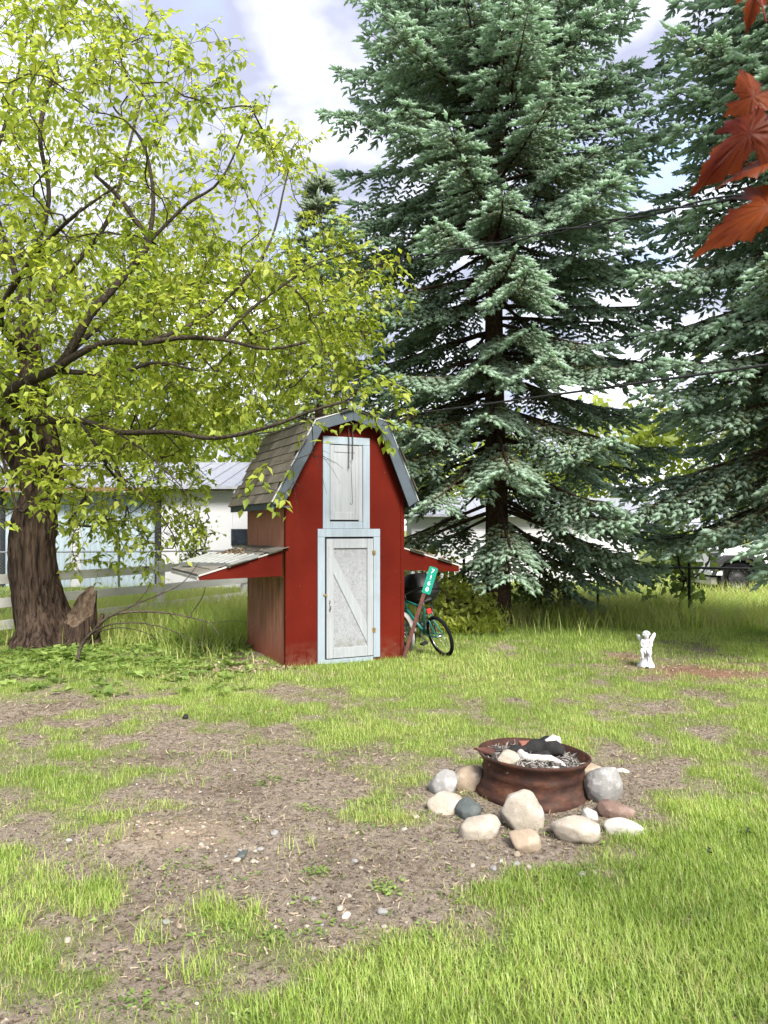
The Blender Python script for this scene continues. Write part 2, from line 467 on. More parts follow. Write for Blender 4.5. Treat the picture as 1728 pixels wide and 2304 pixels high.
M = dict(
    ground=ground_mat(), red=red_wall(), side=roughwood_side(), osb=osb(), rust=rust(),
    trim=white_wood('pale_blue_white_paint', (0.235, 0.282, 0.322)), door=white_wood('white_door_paint', (0.26, 0.276, 0.292)),
    fascia=paint('slate_grey_paint', (0.052, 0.068, 0.082), 0.6, 0.2, 4), drip=metal('drip_edge', (0.5, 0.51, 0.52), 0.4, 0.5),
    edge_white=paint('chalky_white_paint', (0.36, 0.345, 0.325), 0.7, 0.2, 5), dark=plain('dark_gap', (0.012, 0.012, 0.014), 0.9),
    shingle=shingle_mat('brown_shingle', (0.085, 0.077, 0.064), (0.12, 0.108, 0.09), (0.16, 0.142, 0.118)),
    grey_shingle=shingle_mat('grey_shingle', (0.13, 0.12, 0.105), (0.17, 0.16, 0.14), (0.21, 0.20, 0.175)),
    galv=metal('galvanised_sheet', (0.27, 0.28, 0.275), 0.5, 0.35), steel=metal('bare_steel', (0.35, 0.34, 0.33), 0.4),
    brass=metal('old_brass', (0.35, 0.26, 0.12), 0.5), black=plain('black_plastic', (0.014, 0.014, 0.016), 0.55, 0.4),
    tyre=plain('tyre_rubber', (0.008, 0.008, 0.009), 0.95, 0.05), chrome=metal('chrome', (0.7, 0.7, 0.72), 0.25, 1.0),
    teal=paint('teal_frame_paint', (0.012, 0.17, 0.145), 0.35, 0.15, 6, 0.5), navy=paint('navy_frame_paint', (0.015, 0.045, 0.12), 0.35, 0.15, 6, 0.5),
    whitetyre=plain('pale_tyre', (0.3, 0.3, 0.29), 0.8), redplastic=plain('red_reflector', (0.45, 0.02, 0.02), 0.3, 0.5),
    sign=paint('green_sign_face', (0.0, 0.19, 0.125), 0.4, 0.1, 6, 0.4), signwhite=plain('sign_white', (0.75, 0.76, 0.75), 0.5),
    post_rust=paint('rusty_post', (0.085, 0.035, 0.026), 0.85, 0.4, 12), 
    statue=paint('weathered_white_plaster', (0.5, 0.5, 0.52), 0.7, 0.12, 9, dirt=(0.25, 0.25, 0.25)),
    ribbon=plain('faded_red', (0.25, 0.04, 0.05), 0.8),
    bark=bark('shaggy_bark', (0.016, 0.011, 0.0085), (0.125, 0.086, 0.064), (1, 1, 0.09)), spruce_bark=bark('spruce_bark', (0.03, 0.02, 0.014), (0.105, 0.066, 0.048), (1, 1, 0.7), 26),
    limb=bark('limb_bark', (0.03, 0.023, 0.017), (0.095, 0.077, 0.058), (1, 1, 1), 20), deadwood=bark('grey_dead_wood', (0.05, 0.04, 0.031), (0.15, 0.122, 0.096), (1, 1, 1), 30),
    paletwig=bark('dry_twig', (0.13, 0.10, 0.07), (0.26, 0.21, 0.16), (1, 1, 1), 30),
    rawwood=bark('broken_wood', (0.09, 0.058, 0.038), (0.24, 0.18, 0.13), (1, 1, 0.4), 10),
    char=paint('charred_wood', (0.012, 0.011, 0.011), 0.8, 0.5, 20, 0.35, bump=0.8), ash=paint('white_ash_wood', (0.4, 0.385, 0.36), 0.9, 0.2, 14, 0.1, dirt=(0.12, 0.1, 0.09), bump=0.5),
    brick=paint('old_brick', (0.22, 0.09, 0.06), 0.9, 0.3, 20),
    ashbed=paint('ash_and_char', (0.085, 0.078, 0.072), 0.95, 0.6, 30, 0.1, dirt=(0.02, 0.018, 0.016), bump=1.0),
    cable=plain('black_cable', (0.02, 0.02, 0.022), 0.6), fence_black=plain('black_fence_coating', (0.018, 0.019, 0.02), 0.5), wire=metal('galvanised_wire', (0.5, 0.51, 0.52), 0.5, 0.6),
    board=white_wood('weathered_white_board', (0.60, 0.59, 0.57), (2, 2, 20), (0.36, 0.35, 0.34)),
    siding=paint('pale_blue_siding', (0.34, 0.41, 0.46), 0.5, 0.08, 2), white_siding=paint('white_siding', (0.5, 0.5, 0.52), 0.55, 0.06, 2),
    roof_metal=metal('pale_metal_roof', (0.34, 0.355, 0.40), 0.5, 0.4), pine=paint('pine_soffit', (0.17, 0.105, 0.05), 0.7, 0.2, 6), downpipe=plain('dark_downpipe', (0.02, 0.022, 0.026), 0.5),
    glass=plain('dark_window_glass', (0.012, 0.016, 0.028), 0.08, 0.8), car=paint('white_car_paint', (0.72, 0.73, 0.75), 0.25, 0.03, 2, 0.6), 
    stoneA=stone_mat('pale_fieldstone', (0.34, 0.30, 0.245), (0.45, 0.425, 0.38), (0.10, 0.08, 0.06)),
    stoneB=stone_mat('grey_granite', (0.24, 0.235, 0.225), (0.42, 0.41, 0.40), (0.05, 0.05, 0.05), 1.3),
    stoneC=stone_mat('tan_fieldstone', (0.285, 0.225, 0.165), (0.38, 0.335, 0.275), (0.13, 0.09, 0.06)),
    stoneD=stone_mat('blue_grey_stone', (0.075, 0.088, 0.086), (0.13, 0.14, 0.13), (0.03, 0.036, 0.036)),
    stoneE=stone_mat('reddish_stone', (0.15, 0.10, 0.08), (0.25, 0.19, 0.155), (0.055, 0.032, 0.025)),
    stoneF=stone_mat('white_stone', (0.42, 0.40, 0.365), (0.48, 0.465, 0.44), (0.2, 0.175, 0.15)),
    leaf=leafmat('spring_leaf', [(0.0, (0.09, 0.145, 0.02)), (0.35, (0.21, 0.275, 0.038)), (0.75, (0.34, 0.39, 0.065)), (1.0, (0.44, 0.46, 0.11))], 0.55),
    bgleaf=leafmat('far_leaf', [(0.0, (0.11, 0.155, 0.025)), (0.5, (0.24, 0.30, 0.05)), (1.0, (0.38, 0.42, 0.10))], 0.5),
    grass=leafmat('grass_blade', [(0.0, (0.085, 0.145, 0.02)), (0.4, (0.21, 0.305, 0.052)), (0.75, (0.36, 0.455, 0.12)), (0.87, (0.37, 0.35, 0.15)), (1.0, (0.42, 0.36, 0.22))], 0.45, 0.45, 1.6, 0.35),
    weed=leafmat('weed_leaf', [(0.0, (0.04, 0.085, 0.016)), (0.5, (0.13, 0.20, 0.045)), (1.0, (0.26, 0.34, 0.10))], 0.35),
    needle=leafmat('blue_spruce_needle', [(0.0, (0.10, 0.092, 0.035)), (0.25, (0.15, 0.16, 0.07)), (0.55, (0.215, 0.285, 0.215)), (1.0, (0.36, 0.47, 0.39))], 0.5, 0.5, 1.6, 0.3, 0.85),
    darkneedle=leafmat('green_conifer_needle', [(0.0, (0.08, 0.095, 0.06)), (1.0, (0.18, 0.23, 0.15))], 0.3, 0.6, 1.2),
    redleaf=leafmat('red_maple_leaf', [(0.0, (0.055, 0.006, 0.003)), (1.0, (0.20, 0.045, 0.010))], 0.45, 0.45, 1.7, 0.12),
    chain=plain('dark_chain', (0.035, 0.028, 0.024), 0.6), ashtwig=leafmat('burnt_twig', [(0.0, (0.015, 0.014, 0.013)), (0.45, (0.09, 0.08, 0.072)), (1.0, (0.36, 0.34, 0.31))], 0.02, 0.9, 1.0, 0.1),
    litter=leafmat('dry_litter', [(0.0, (0.045, 0.03, 0.02)), (0.5, (0.17, 0.125, 0.085)), (1.0, (0.36, 0.30, 0.22))], 0.05, 0.9, 1.0, 0.1),
)

# ------------------------------------------------------------------ ground
BARE = [  # (x, y, rx, ry, weight): worn patches in the lawn, laid out by where they lie on the ground
    (560, 1905, 310, 135, 1.35), (800, 2020, 190, 105, 1.15), (1080, 1915, 280, 75, 1.2), (720, 1765, 330, 62, .9),
    (430, 1660, 300, 50, .5), (80, 1590, 240, 48, .7), (700, 1560, 150, 28, .8), (1390, 1585, 200, 34, .6), (1640, 1650, 160, 30, .45),
    (1600, 1512, 190, 22, 1.1), (1400, 1480, 70, 14, .5), (545, 1482, 70, 20, 1.3), (1450, 1760, 90, 110, .75), (300, 2140, 180, 70, .55), (90, 2010, 130, 90, .35),
    (1195, 1800, 190, 90, .9), (300, 1560, 120, 25, .3), (640, 2230, 150, 40, .3), (40, 1800, 120, 40, .5), (330, 2230, 120, 60, .45), (110, 2210, 260, 110, .32), (480, 2240, 160, 60, .3), (1120, 1465, 60, 20, .5)]
LUSH = [(150, 1775, 190, 62, 1.0), (1560, 2080, 330, 250, 1.1), (1080, 2230, 560, 95, 1.1), (770, 1665, 130, 26, .9), (850, 1815, 90, 30, .6), (1100, 1545, 380, 35, .7),
        (260, 1690, 170, 40, .6), (800, 1485, 800, 40, .7), (1000, 1640, 220, 50, .5), (1480, 1690, 160, 40, .4), (1620, 1800, 120, 100, .5), (480, 2010, 40, 30, .5), (1250, 1640, 60, 20, .4), (560, 1600, 60, 18, .7),
        (870, 2010, 50, 40, .7), (730, 1855, 40, 20, .4), (640, 1590, 140, 20, .3)]
SAND = [(330, 1890, 110, 42, 1.0), (480, 1880, 80, 30, .6), (860, 2100, 160, 40, .35), (1000, 1960, 200, 40, .25), (640, 1750, 120, 30, .2)]

def to_px(x, y):
    y = np.maximum(y, 0.8)
    return 864 + F * x / y, 1190 + F * CAM_H / y

def blob(L, px, py):
    s = np.zeros_like(px)
    for cx, cy, rx, ry, w in L:
        s += w * np.exp(-(((px - cx) / rx) ** 2 + ((py - cy) / ry) ** 2) * 1.1)
    return s

def cover_at(x, y):
    """0 = bare soil, 1 = closed grass"""
    px, py = to_px(x, y)
    n = fbm2(x, y, 1.3, 4, 3) - 0.5
    n2 = fbm2(x, y, 5.0, 4, 9) - 0.5
    s = 0.76 - 0.80 * blob(BARE, px, py) + 0.55 * blob(LUSH, px, py) + 1.2 * n + 1.7 * n2
    s = np.where(y > 10.5, s + 0.6, s); s = np.where(y < 1.2, 0.8, s)
    return np.clip(s, 0, 1)

def sand_at(x, y):
    px, py = to_px(x, y)
    n = fbm2(x, y, 9.0, 4, 21)
    return np.clip(blob(SAND, px, py) * (0.2 + 1.6 * n) - 0.15, 0, 1)

def gh(x, y):
    x = np.atleast_1d(np.asarray(x, float)); y = np.atleast_1d(np.asarray(y, float))
    px, py = to_px(x, y)
    b = 1 - cover_at(x, y)
    h = 0.03 * (fbm2(x, y, 0.7, 2, 5) - 0.5) + (0.012 + 0.03 * b) * (fbm2(x, y, 6, 4, 8) - 0.5) + 0.022 * b * (fbm2(x, y, 26, 3, 12) - 0.5)
    h = h + 0.05 * blob([(340, 1885, 120, 45, 1)], px, py) - 0.05 * blob([(560, 1915, 50, 18, 1)], px, py)
    return h * np.clip((60 - y) / 40, 0, 1)

def axis(pts):
    out = [pts[0][0]]
    for (a, s), (b, _) in zip(pts[:-1], pts[1:]):
        k = max(1, int(round((b - a) / s))); out += list(a + (b - a) * (np.arange(k) + 1) / k)
    return np.array(out)

gx = axis([(-400, 60), (-100, 15), (-25, 1.5), (-7, 0.25), (-3.2, 0.05), (3.2, 0.25), (7, 1.5), (25, 15), (100, 60), (400, 1)])
gy = axis([(-60, 10), (-10, 2), (1, 0.2), (2.2, 0.035), (7, 0.1), (15, 0.6), (30, 6), (100, 40), (600, 1)])
X, Y = np.meshgrid(gx, gy); xs, ys = X.ravel(), Y.ravel()
Gv = np.stack([xs, ys, gh(xs, ys)], 1)
nx, ny = len(gx), len(gy)
ii = (np.arange(ny - 1)[:, None] * nx + np.arange(nx - 1)[None]).ravel()
Gf = np.stack([ii, ii + 1, ii + nx + 1, ii + nx], 1)
pxs, pys = to_px(xs, ys)
ground = np_mesh('ground', Gv, Gf, M['ground'], None, {'cover': np.clip((cover_at(xs, ys) - 0.25) * 1.7, 0, 1), 'sand': sand_at(xs, ys),
         'red': np.clip(blob([(1600, 1512, 190, 24, 1.0), (1400, 1480, 80, 16, .6)], pxs, pys) * 1.2 - .2, 0, .8)}, True)
tag(ground, 'patchy backyard lawn of grass and bare soil', 'ground', kind='structure')

def g0(x, y):
    return float(gh(x, y)[0])

# ------------------------------------------------------------------ barn-shaped shed
SA = np.array([-1.095, 8.5, 0.0]); SRZ = math.atan2(0.65, 1.332)
W_, D_ = 1.482, 1.6
shed = thing('barn_shed', 'small red barn-shaped shed with gambrel shingle roof and white doors', 'shed', SA, SRZ)
def P(name, mb, mat, parent=shed, bevel=0.004, smooth=False): return mb.build(name, M[mat], parent, smooth, bevel)
BO = [(-0.215, 1.84), (0.295, 2.774), (0.755, 2.925), (1.19, 2.805), (1.60, 1.885)]     # outer roofline at the gable, local x and z
# front wall: gable polygon, 4 mm thick sheet set on framing
wallpoly = [(0, -0.05), (W_, -0.05), (W_, 1.95), (1.16, 2.72), (0.755, 2.85), (0.325, 2.70), (0, 2.05)]
P('front_wall', MB().prism(wallpoly, (0, 0, 0), (1, 0, 0), (0, 0, 1), (0, 0.03, 0)), 'red')
P('back_wall', MB().prism(wallpoly, (0, D_ - 0.03, 0), (1, 0, 0), (0, 0, 1), (0, 0.03, 0)), 'side')
tag(P('side_wall', MB().box(0.004, 0.03, 0.032, D_ - 0.032, -0.05, 2.08), 'side'), 'faded brown side wall with mildew stains')
P('side_wall', MB().box(W_ - 0.03, W_ - 0.004, 0.032, D_ - 0.032, -0.05, 2.03), 'side')
P('corner_board', MB().box(-0.006, 0.062, -0.012, -0.0005, -0.03, 1.86), 'red')
P('corner_board', MB().box(-0.017, -0.0005, -0.012, 0.05, -0.03, 1.86), 'red')
P('corner_board', MB().box(W_ - 0.04, W_ + 0.006, -0.012, -0.0005, -0.03, 1.9), 'red')
# roof deck, four slopes
Y0, Y1 = -0.15, D_ + 0.10
roof = None
for k in range(4):
    (x0, z0), (x1, z1) = BO[k], BO[k + 1]
    mb = MB() if roof is None else mb
    d = np.array([x1 - x0, z1 - z0]); d /= np.linalg.norm(d); nn = np.array([-d[1], d[0]])
    poly = [(x0, z0), (x1, z1), (x1 - nn[0] * .03, z1 - nn[1] * .03), (x0 - nn[0] * .03, z0 - nn[1] * .03)]
    if roof is None: roof = True
    mb.prism(poly, (0, Y0 + 0.03, 0), (1, 0, 0), (0, 0, 1), (0, Y1 - Y0 - 0.06, 0))
roof = P('roof', mb, 'fascia')
# bargeboards front
wd = 0.118
def off_poly():
    inner = []
    pts = [np.array(p) for p in BO]; ns = []
    for a, b in zip(pts[:-1], pts[1:]):
        d = (b - a) / np.linalg.norm(b - a); ns.append(np.array([d[1], -d[0]]))
    for i, p in enumerate(pts):
        if i == 0: q = p + np.array([wd * 1.12, -0.025])
        elif i == len(pts) - 1: q = p + np.array([-wd * 1.0, -0.075])
        else:
            m_ = ns[i - 1] + ns[i]; m_ /= np.linalg.norm(m_); q = p + m_ * wd / np.dot(m_, ns[i])
        inner.append(tuple(q))
    return inner
BI = off_poly()
for yy, nm in ((Y0, 'bargeboard'), (Y1 - 0.025, 'bargeboard')):
    for k in range(4):
        poly = [BO[k], BO[k + 1], BI[k + 1], BI[k]]
        if k == 0: poly = [BO[0], BO[1], BI[1], BI[0], (BO[0][0] + 0.02, BO[0][1] - 0.025)]
        c = np.mean(poly, 0); poly = [tuple(c + (np.array(p) - c) * np.array([0.996, 0.996])) for p in poly]
        P(nm, MB().prism(poly, (0, yy, 0), (1, 0, 0), (0, 0, 1), (0, 0.025, 0)), 'fascia', bevel=0.003)
# drip edge strips
for k in range(4):
    (x0, z0), (x1, z1) = BO[k], BO[k + 1]
    d = np.array([x1 - x0, z1 - z0]); L = np.linalg.norm(d); d /= L; nn = np.array([-d[1], d[0]])
    poly = [(x0 + nn[0] * .002, z0 + nn[1] * .002), (x1 + nn[0] * .002, z1 + nn[1] * .002), (x1 + nn[0] * .011, z1 + nn[1] * .011), (x0 + nn[0] * .011, z0 + nn[1] * .011)]
    P('drip_edge', MB().prism(poly, (0, Y0 - 0.008, 0), (1, 0, 0), (0, 0, 1), (0, 0.03, 0)), 'drip', bevel=0)
P('eave_board', MB().box(-0.205, -0.182, Y0 + 0.027, Y1 - 0.027, 1.765, 1.835), 'fascia', bevel=0.003)
P('eave_board', MB().box(1.565, 1.588, Y0 + 0.027, Y1 - 0.027, 1.81, 1.88), 'fascia', bevel=0.003)
P('soffit', MB().box(-0.18, -0.003, Y0 + 0.03, Y1 - 0.03, 1.79, 1.805), 'fascia', bevel=0)

# shingles: each tab its own piece
def make_shingle(w, l, mat, parent):
    mb = MB(); t0, t1 = 0.003, 0.009
    vs = [(0.004, 0, 0), (w - 0.004, 0, 0), (w - 0.004, l, 0), (0.004, l, 0), (0.004, 0, t1), (w - 0.004, 0, t1), (w - 0.004, l, t0), (0.004, l, t0)]
    mb.add(vs, [(0, 3, 2, 1), (4, 5, 6, 7), (0, 1, 5, 4), (1, 2, 6, 5), (2, 3, 7, 6), (3, 0, 4, 7)])
    return mb.build('shingle', M[mat], parent)
def shingle_slope(a, b, y0, y1, rows, cols, mat, parent):
    """a: eave point (x, z), b: upper point; courses from eave up"""
    a, b = np.array(a), np.array(b); d = b - a; L = np.linalg.norm(d); d /= L
    up = np.array([d[0], 0, d[1]]); along = np.array([0, 1.0, 0]); nrm = np.cross(along, up)
    if nrm[2] < 0: along = -along; nrm = -nrm
    ex = L / rows; w = (y1 - y0) / cols
    proto = make_shingle(w, ex * 1.5, mat, parent); first = True
    for r in range(rows):
        off = (r % 3) * w / 3.0
        for c in range(cols + 1):
            s0 = c * w - off
            if s0 < -w * 0.5: continue
            if s0 + w > (y1 - y0) + w * 0.34: continue
            o = proto if first else proto.copy()
            if not first: C.objects.link(o)
            first = False
            tilt = random.uniform(0.006, 0.04)
            y = (y0 + s0) if along[1] > 0 else (y1 - s0)
            pos = np.array([a[0], y, a[1]]) + up * (r * ex - 0.012) + nrm * (0.004 + 0.0095 + random.uniform(0, .003))
            m4 = Matrix(((along[0], up[0], nrm[0], pos[0]), (along[1], up[1], nrm[1], pos[1]), (along[2], up[2], nrm[2], pos[2]), (0, 0, 0, 1)))
            o.matrix_local = m4 @ Matrix.Rotation(-tilt, 4, 'X') @ Matrix.Rotation(random.gauss(0, .006), 4, 'Z')
shingle_slope(BO[0], BO[1], Y0 + 0.01, Y1 - 0.01, 8, 9, 'shingle', roof)
shingle_slope(BO[1], BO[2], Y0 + 0.01, Y1 - 0.01, 3, 9, 'shingle', roof)
shingle_slope(BO[4], BO[3], Y0 + 0.01, Y1 - 0.01, 8, 9, 'shingle', roof)
shingle_slope(BO[3], BO[2], Y0 + 0.01, Y1 - 0.01, 3, 9, 'shingle', roof)
P('ridge_cap', MB().prism([(0.66, 2.905), (0.755, 2.945), (0.85, 2.912), (0.85, 2.92), (0.755, 2.956), (0.66, 2.915)], (0, Y0, 0), (1, 0, 0), (0, 0, 1), (0, Y1 - Y0, 0)), 'shingle', roof, 0)

# side roofs (nest-box shelters) either side
def lean_to(x0, z0t, x1, z1t, z0b, z1b, mat):
    s = 1 if x1 > x0 else -1
    e0 = x0
    lt = P('side_roof', MB().prism([(e0, z0t - .016), (x1, z1t - .016), (x1, z1t - .034), (e0, z0t - .034)], (0, 0.03, 0), (1, 0, 0), (0, 0, 1), (0, 1.5, 0)), 'board', bevel=0)
    for yy in (0.004, 1.53):
        P('gusset', MB().prism([(e0, z0t - .018), (x1, z1t - .018), (x1, z1b), (e0, z0b)], (0, yy, 0), (1, 0, 0), (0, 0, 1), (0, 0.024, 0)), 'red', lt, 0.002)
        P('edge_strip', MB().prism([(e0, z0t), (x1 + s * .012, z1t), (x1 + s * .012, z1t - .016), (e0, z0t - .016)], (0, yy - 0.012, 0), (1, 0, 0), (0, 0, 1), (0, 0.03, 0)), 'edge_white', lt, 0.001)
    P('outer_board', MB().box(min(x1 + s * .002, x1 + s * .02), max(x1 + s * .002, x1 + s * .02), 0.03, 1.53, z1b, z1t - .018), 'edge_white', lt, 0.002)
    shingle_slope((x1, z1t - .008), (e0, z0t - .008), 0.02, 1.53, 6, 6, mat, lt)
    return lt
lt_l = lean_to(-0.05, 1.325, -0.975, 1.055, 1.02, 1.0, 'grey_shingle')
lt_r = lean_to(W_ + 0.002, 1.325, 2.27, 1.095, 1.05, 1.012, 'grey_shingle')

# loft door: casing, recessed panelled door
for x0, x1, z0, z1, nm in ((0.43, 0.515, 1.552, 2.53, 'casing'), (0.935, 1.022, 1.552, 2.53, 'casing'), (0.43, 1.022, 2.532, 2.62, 'casing')):
    P(nm, MB().box(x0, x1, -0.022, -0.001, z0, z1), 'trim')
P('ledger_board', MB().box(0.517, 0.933, -0.016, -0.001, 1.552, 1.635), 'trim')
P('dark_gap', MB().box(0.517, 0.933, -0.003, -0.0012, 1.637, 2.53), 'dark', bevel=0)
ld = P('loft_door', MB().box(0.521, 0.882, -0.009, -0.0035, 1.655, 2.522), 'door', bevel=0.002)
for x0, x1, z0, z1 in ((0.521, 0.57, 1.655, 2.522), (0.835, 0.882, 1.655, 2.522)):
    P('stile', MB().box(x0, x1, -0.017, -0.0095, z0, z1), 'door', ld, 0.003)
for z0, z1 in ((1.655, 1.745), (2.44, 2.522)):
    P('rail', MB().box(0.571, 0.834, -0.0165, -0.0095, z0, z1), 'door', ld, 0.003)
P('stop', MB().box(0.884, 0.931, -0.013, -0.0035, 1.637, 2.53), 'door', bevel=0.003)
# main door: frame and Z-braced door
for x0, x1, z0, z1 in ((0.365, 0.452, 0.0, 1.455), (1.07, 1.155, 0.03, 1.455)):
    P('door_jamb', MB().box(x0, x1, -0.026, -0.001, z0, z1), 'trim')
P('door_lintel', MB().box(0.365, 1.155, -0.0262, -0.001, 1.457, 1.55), 'trim')
P('dark_gap', MB().box(0.453, 1.069, -0.004, -0.0012, 0.0, 1.456), 'dark', bevel=0)
P('threshold', MB().box(0.453, 1.069, -0.02, -0.0045, -0.01, 0.045), 'trim')
dr = P('door', MB().box(0.47, 1.062, -0.014, -0.005, 0.055, 1.435), 'osb', bevel=0.001)
for x0, x1 in ((0.47, 0.557), (0.985, 1.062)):
    P('stile', MB().box(x0, x1, -0.034, -0.0145, 0.055, 1.435), 'door', dr)
for z0, z1 in ((0.055, 0.175), (1.325, 1.435)):
    P('rail', MB().box(0.558, 0.984, -0.033, -0.0145, z0, z1), 'door', dr)
P('brace', MB().prism([(0.559, 1.25), (0.559, 1.03), (0.984, 0.205), (0.984, 0.44)], (0, -0.0245, 0), (1, 0, 0), (0, 0, 1), (0, 0.010, 0)), 'door', dr)
hd = P('handle', MB().tube([(0.508, -0.035, 0.62), (0.508, -0.062, 0.625), (0.508, -0.068, 0.66), (0.508, -0.062, 0.695), (0.508, -0.035, 0.70)], 0.006, 8), 'steel', dr, 0, True)
P('handle_plate', MB().box(0.496, 0.52, -0.037, -0.0345, 0.595, 0.63).box(0.498, 0.518, -0.037, -0.0345, 0.69, 0.73), 'steel', hd, 0.001)
for z in (0.355, 1.27):
    P('hinge', MB().box(1.045, 1.062, -0.038, -0.0345, z - .026, z + .026).box(1.072, 1.09, -0.038, -0.0265, z - .026, z + .026), 'brass', dr, 0.002)
    P('hinge_pin', MB().lathe([(0.005, -.028), (0.005, .028)], 8, (1.067, -0.036, z)), 'brass', dr, 0)
P('latch', MB().beam((0.43, -0.034, 0.80), (0.475, -0.034, 0.775), 0.008, 0.022), 'brass', bevel=0.002)

# things on and by the shed
def chain(name, lab, u, z0, z1, sway):
    t = thing(name, lab, 'chain', SA + np.array([u * .8987 - 0.07 * -.4386 * -1, u * .4386 - 0.07 * .8987, z0]), SRZ, 'chains hanging over the loft door')
    k = int((z0 - z1) / 0.021); protos = []
    for i in range(k):
        mb = MB(); a = [(0.0062 * math.cos(q), 0, -0.012 * math.sin(q)) for q in np.linspace(0, 2 * math.pi, 9)[:-1]]
        if i < 2:
            mb.tube(a + [a[0], a[1]], 0.0032, 5, False); o = mb.build('link', M['chain'], t, True); protos.append(o)
        else:
            o = protos[i % 2].copy(); C.objects.link(o)
        o.location = (sway * math.sin(i * 0.1), 0, -0.012 - i * 0.0205); o.rotation_euler = (0, 0, (i % 2) * R(90) + R(35))
    return t
chain('chain', 'longer rusty chain hanging over the loft door from the gable peak', 0.795, 2.79, 2.235, 0.004)
chain('chain', 'shorter rusty chain hanging on the right over the loft door', 0.845, 2.79, 2.33, 0.002)
hw = thing('wire_hook', 'thin bent wire hook hanging below the longer chain', 'hook', SA + np.array([0.79 * .8987 + 0.03, 0.79 * .4386 - 0.065, 0]), SRZ)
hw['label'] = 'thin bent wire hook hanging below the longer chain'
MB().tube([(-.045, 0, 2.33), (-.038, 0, 2.34), (-.03, 0, 2.31), (-.03, 0, 2.25), (-.018, 0, 2.0), (-.012, 0, 1.85), (-.022, 0, 1.83), (-.036, 0, 1.835), (-.042, 0, 1.855)], 0.0028, 6).build('hook_wire', M['chain'], hw, True)

# corrugated sheet lying on the left side roof
sh = thing('metal_sheet', 'corrugated galvanised sheet lying loose on the left side roof of the shed', 'metal sheet', SA, SRZ)
cA, cB, cC, cD = map(np.array, ((-0.334, -0.03, 1.262), (-0.65, -0.03, 1.168), (-0.93, 1.25, 1.132), (-0.60, 1.25, 1.238)))
mb = MB(); rows = []; nr = 8
for j in range(nr):
    for ph, h in ((0, 0), (.62, 0), (.70, .014), (.90, .014), (.98, 0)):
        rows.append(((j + ph) / nr, h))
rows.append((1.0, 0.0)); vs = []
for e in (0, 1):
    for t_, h in rows:
        p = (cA * (1 - t_) + cD * t_) * (1 - e) + (cB * (1 - t_) + cC * t_) * e
        vs.append(p + np.array([0, 0, h + .004]))
k_ = len(rows)
mb.add(vs, [(j, j + 1, k_ + 1 + j, k_ + j) for j in range(k_ - 1)])
sheet = mb.build('sheet', M['galv'], sh); so = sheet.modifiers.new('thickness', 'SOLIDIFY'); so.thickness = 0.0025
MB().beam(cB + np.array([-.006, -.012, -.012]), cC + np.array([-.006, .012, -.012]), 0.005, 0.05).build('drip_flange', M['galv'], sh, bevel=0.001)
MB().beam(cA + np.array([0, -0.008, -0.006]), cB + np.array([0, -0.008, -0.006]), 0.005, 0.03).build('side_flange', M['galv'], sh, bevel=0.001)

# leaf litter on the side roofs
def roof_litter(lab, x0, x1, za, zb, y0, y1, n):
    px_ = rng.uniform(x0, x1, n); py_ = rng.uniform(y0, y1, n); t = (px_ - x0) / (x1 - x0)
    keep = fbm2(px_, py_, 7, 3, 4) > 0.45; px_, py_, t = px_[keep], py_[keep], t[keep]
    c, s = math.cos(SRZ), math.sin(SRZ)
    Pw = np.stack([SA[0] + px_ * c - py_ * s, SA[1] + px_ * s + py_ * c, za + (zb - za) * t + 0.02 + rng.random(len(t)) * .012], 1)
    D = rng.normal(size=(len(t), 3)); D[:, 2] *= 0.3
    o = scatter('leaf_litter', [(0, -.008, 0), (.035, -.004, .004), (.035, .006, 0), (0, .008, .002)], [(0, 1, 2, 3)], Pw, frames(D, rng.normal(0, .4, len(t))), M['litter'], var=0.25 + 0.45 * rng.random(len(t)))
    tag(o, lab, 'leaf litter', kind='stuff')
roof_litter('brown needle litter lying on the left side roof', -0.5, -0.2, 1.20, 1.285, 0.25, 1.35, 1300)
roof_litter('brown needle litter lying on the right side roof', W_ + .2, 2.1, 1.27, 1.14, 0.05, 1.4, 1600)

# ------------------------------------------------------------------ leaning house number sign
sb = np.array([0.235, 9.02, 0.0]); sdir = np.array([0.30, 0.02, 0.955]); sdir /= np.linalg.norm(sdir)
sgn = thing('house_number_sign', 'green house number sign on a rusty post leaning against the shed', 'sign', sb)
sside = np.cross(np.array([0.14, 1, 0]), sdir); sside /= np.linalg.norm(sside); sfw = np.cross(sside, sdir)
mb = MB(); q0 = sdir * -0.02; q1 = sdir * 1.12
for off, w, h in ((sside * 0.0, 0.034, 0.006), (sside * 0.02 - sfw * .012, 0.006, 0.026), (sside * -0.02 - sfw * .012, 0.006, 0.026)):
    mb.beam(q0 + off, q1 + off, w, h, up=sfw)
mb.build('sign_post', M['post_rust'], sgn, bevel=0.001)
pc = sdir * 0.985 + sside * 0.02 + sfw * 0.006
mb = MB(); pl, pw, cr_ = 0.165, 0.053, 0.014; poly = []
for cx, cy, a0 in ((pw - cr_, pl - cr_, 0), (-pw + cr_, pl - cr_, 90), (-pw + cr_, -pl + cr_, 180), (pw - cr_, -pl + cr_, 270)):
    for k in range(4):
        a = R(a0 + 30 * k); poly.append((cx + cr_ * math.cos(a), cy + cr_ * math.sin(a)))
plate = mb.prism(poly, pc, sside, sdir, sfw * 0.003).build('sign_plate', M['sign'], sgn)
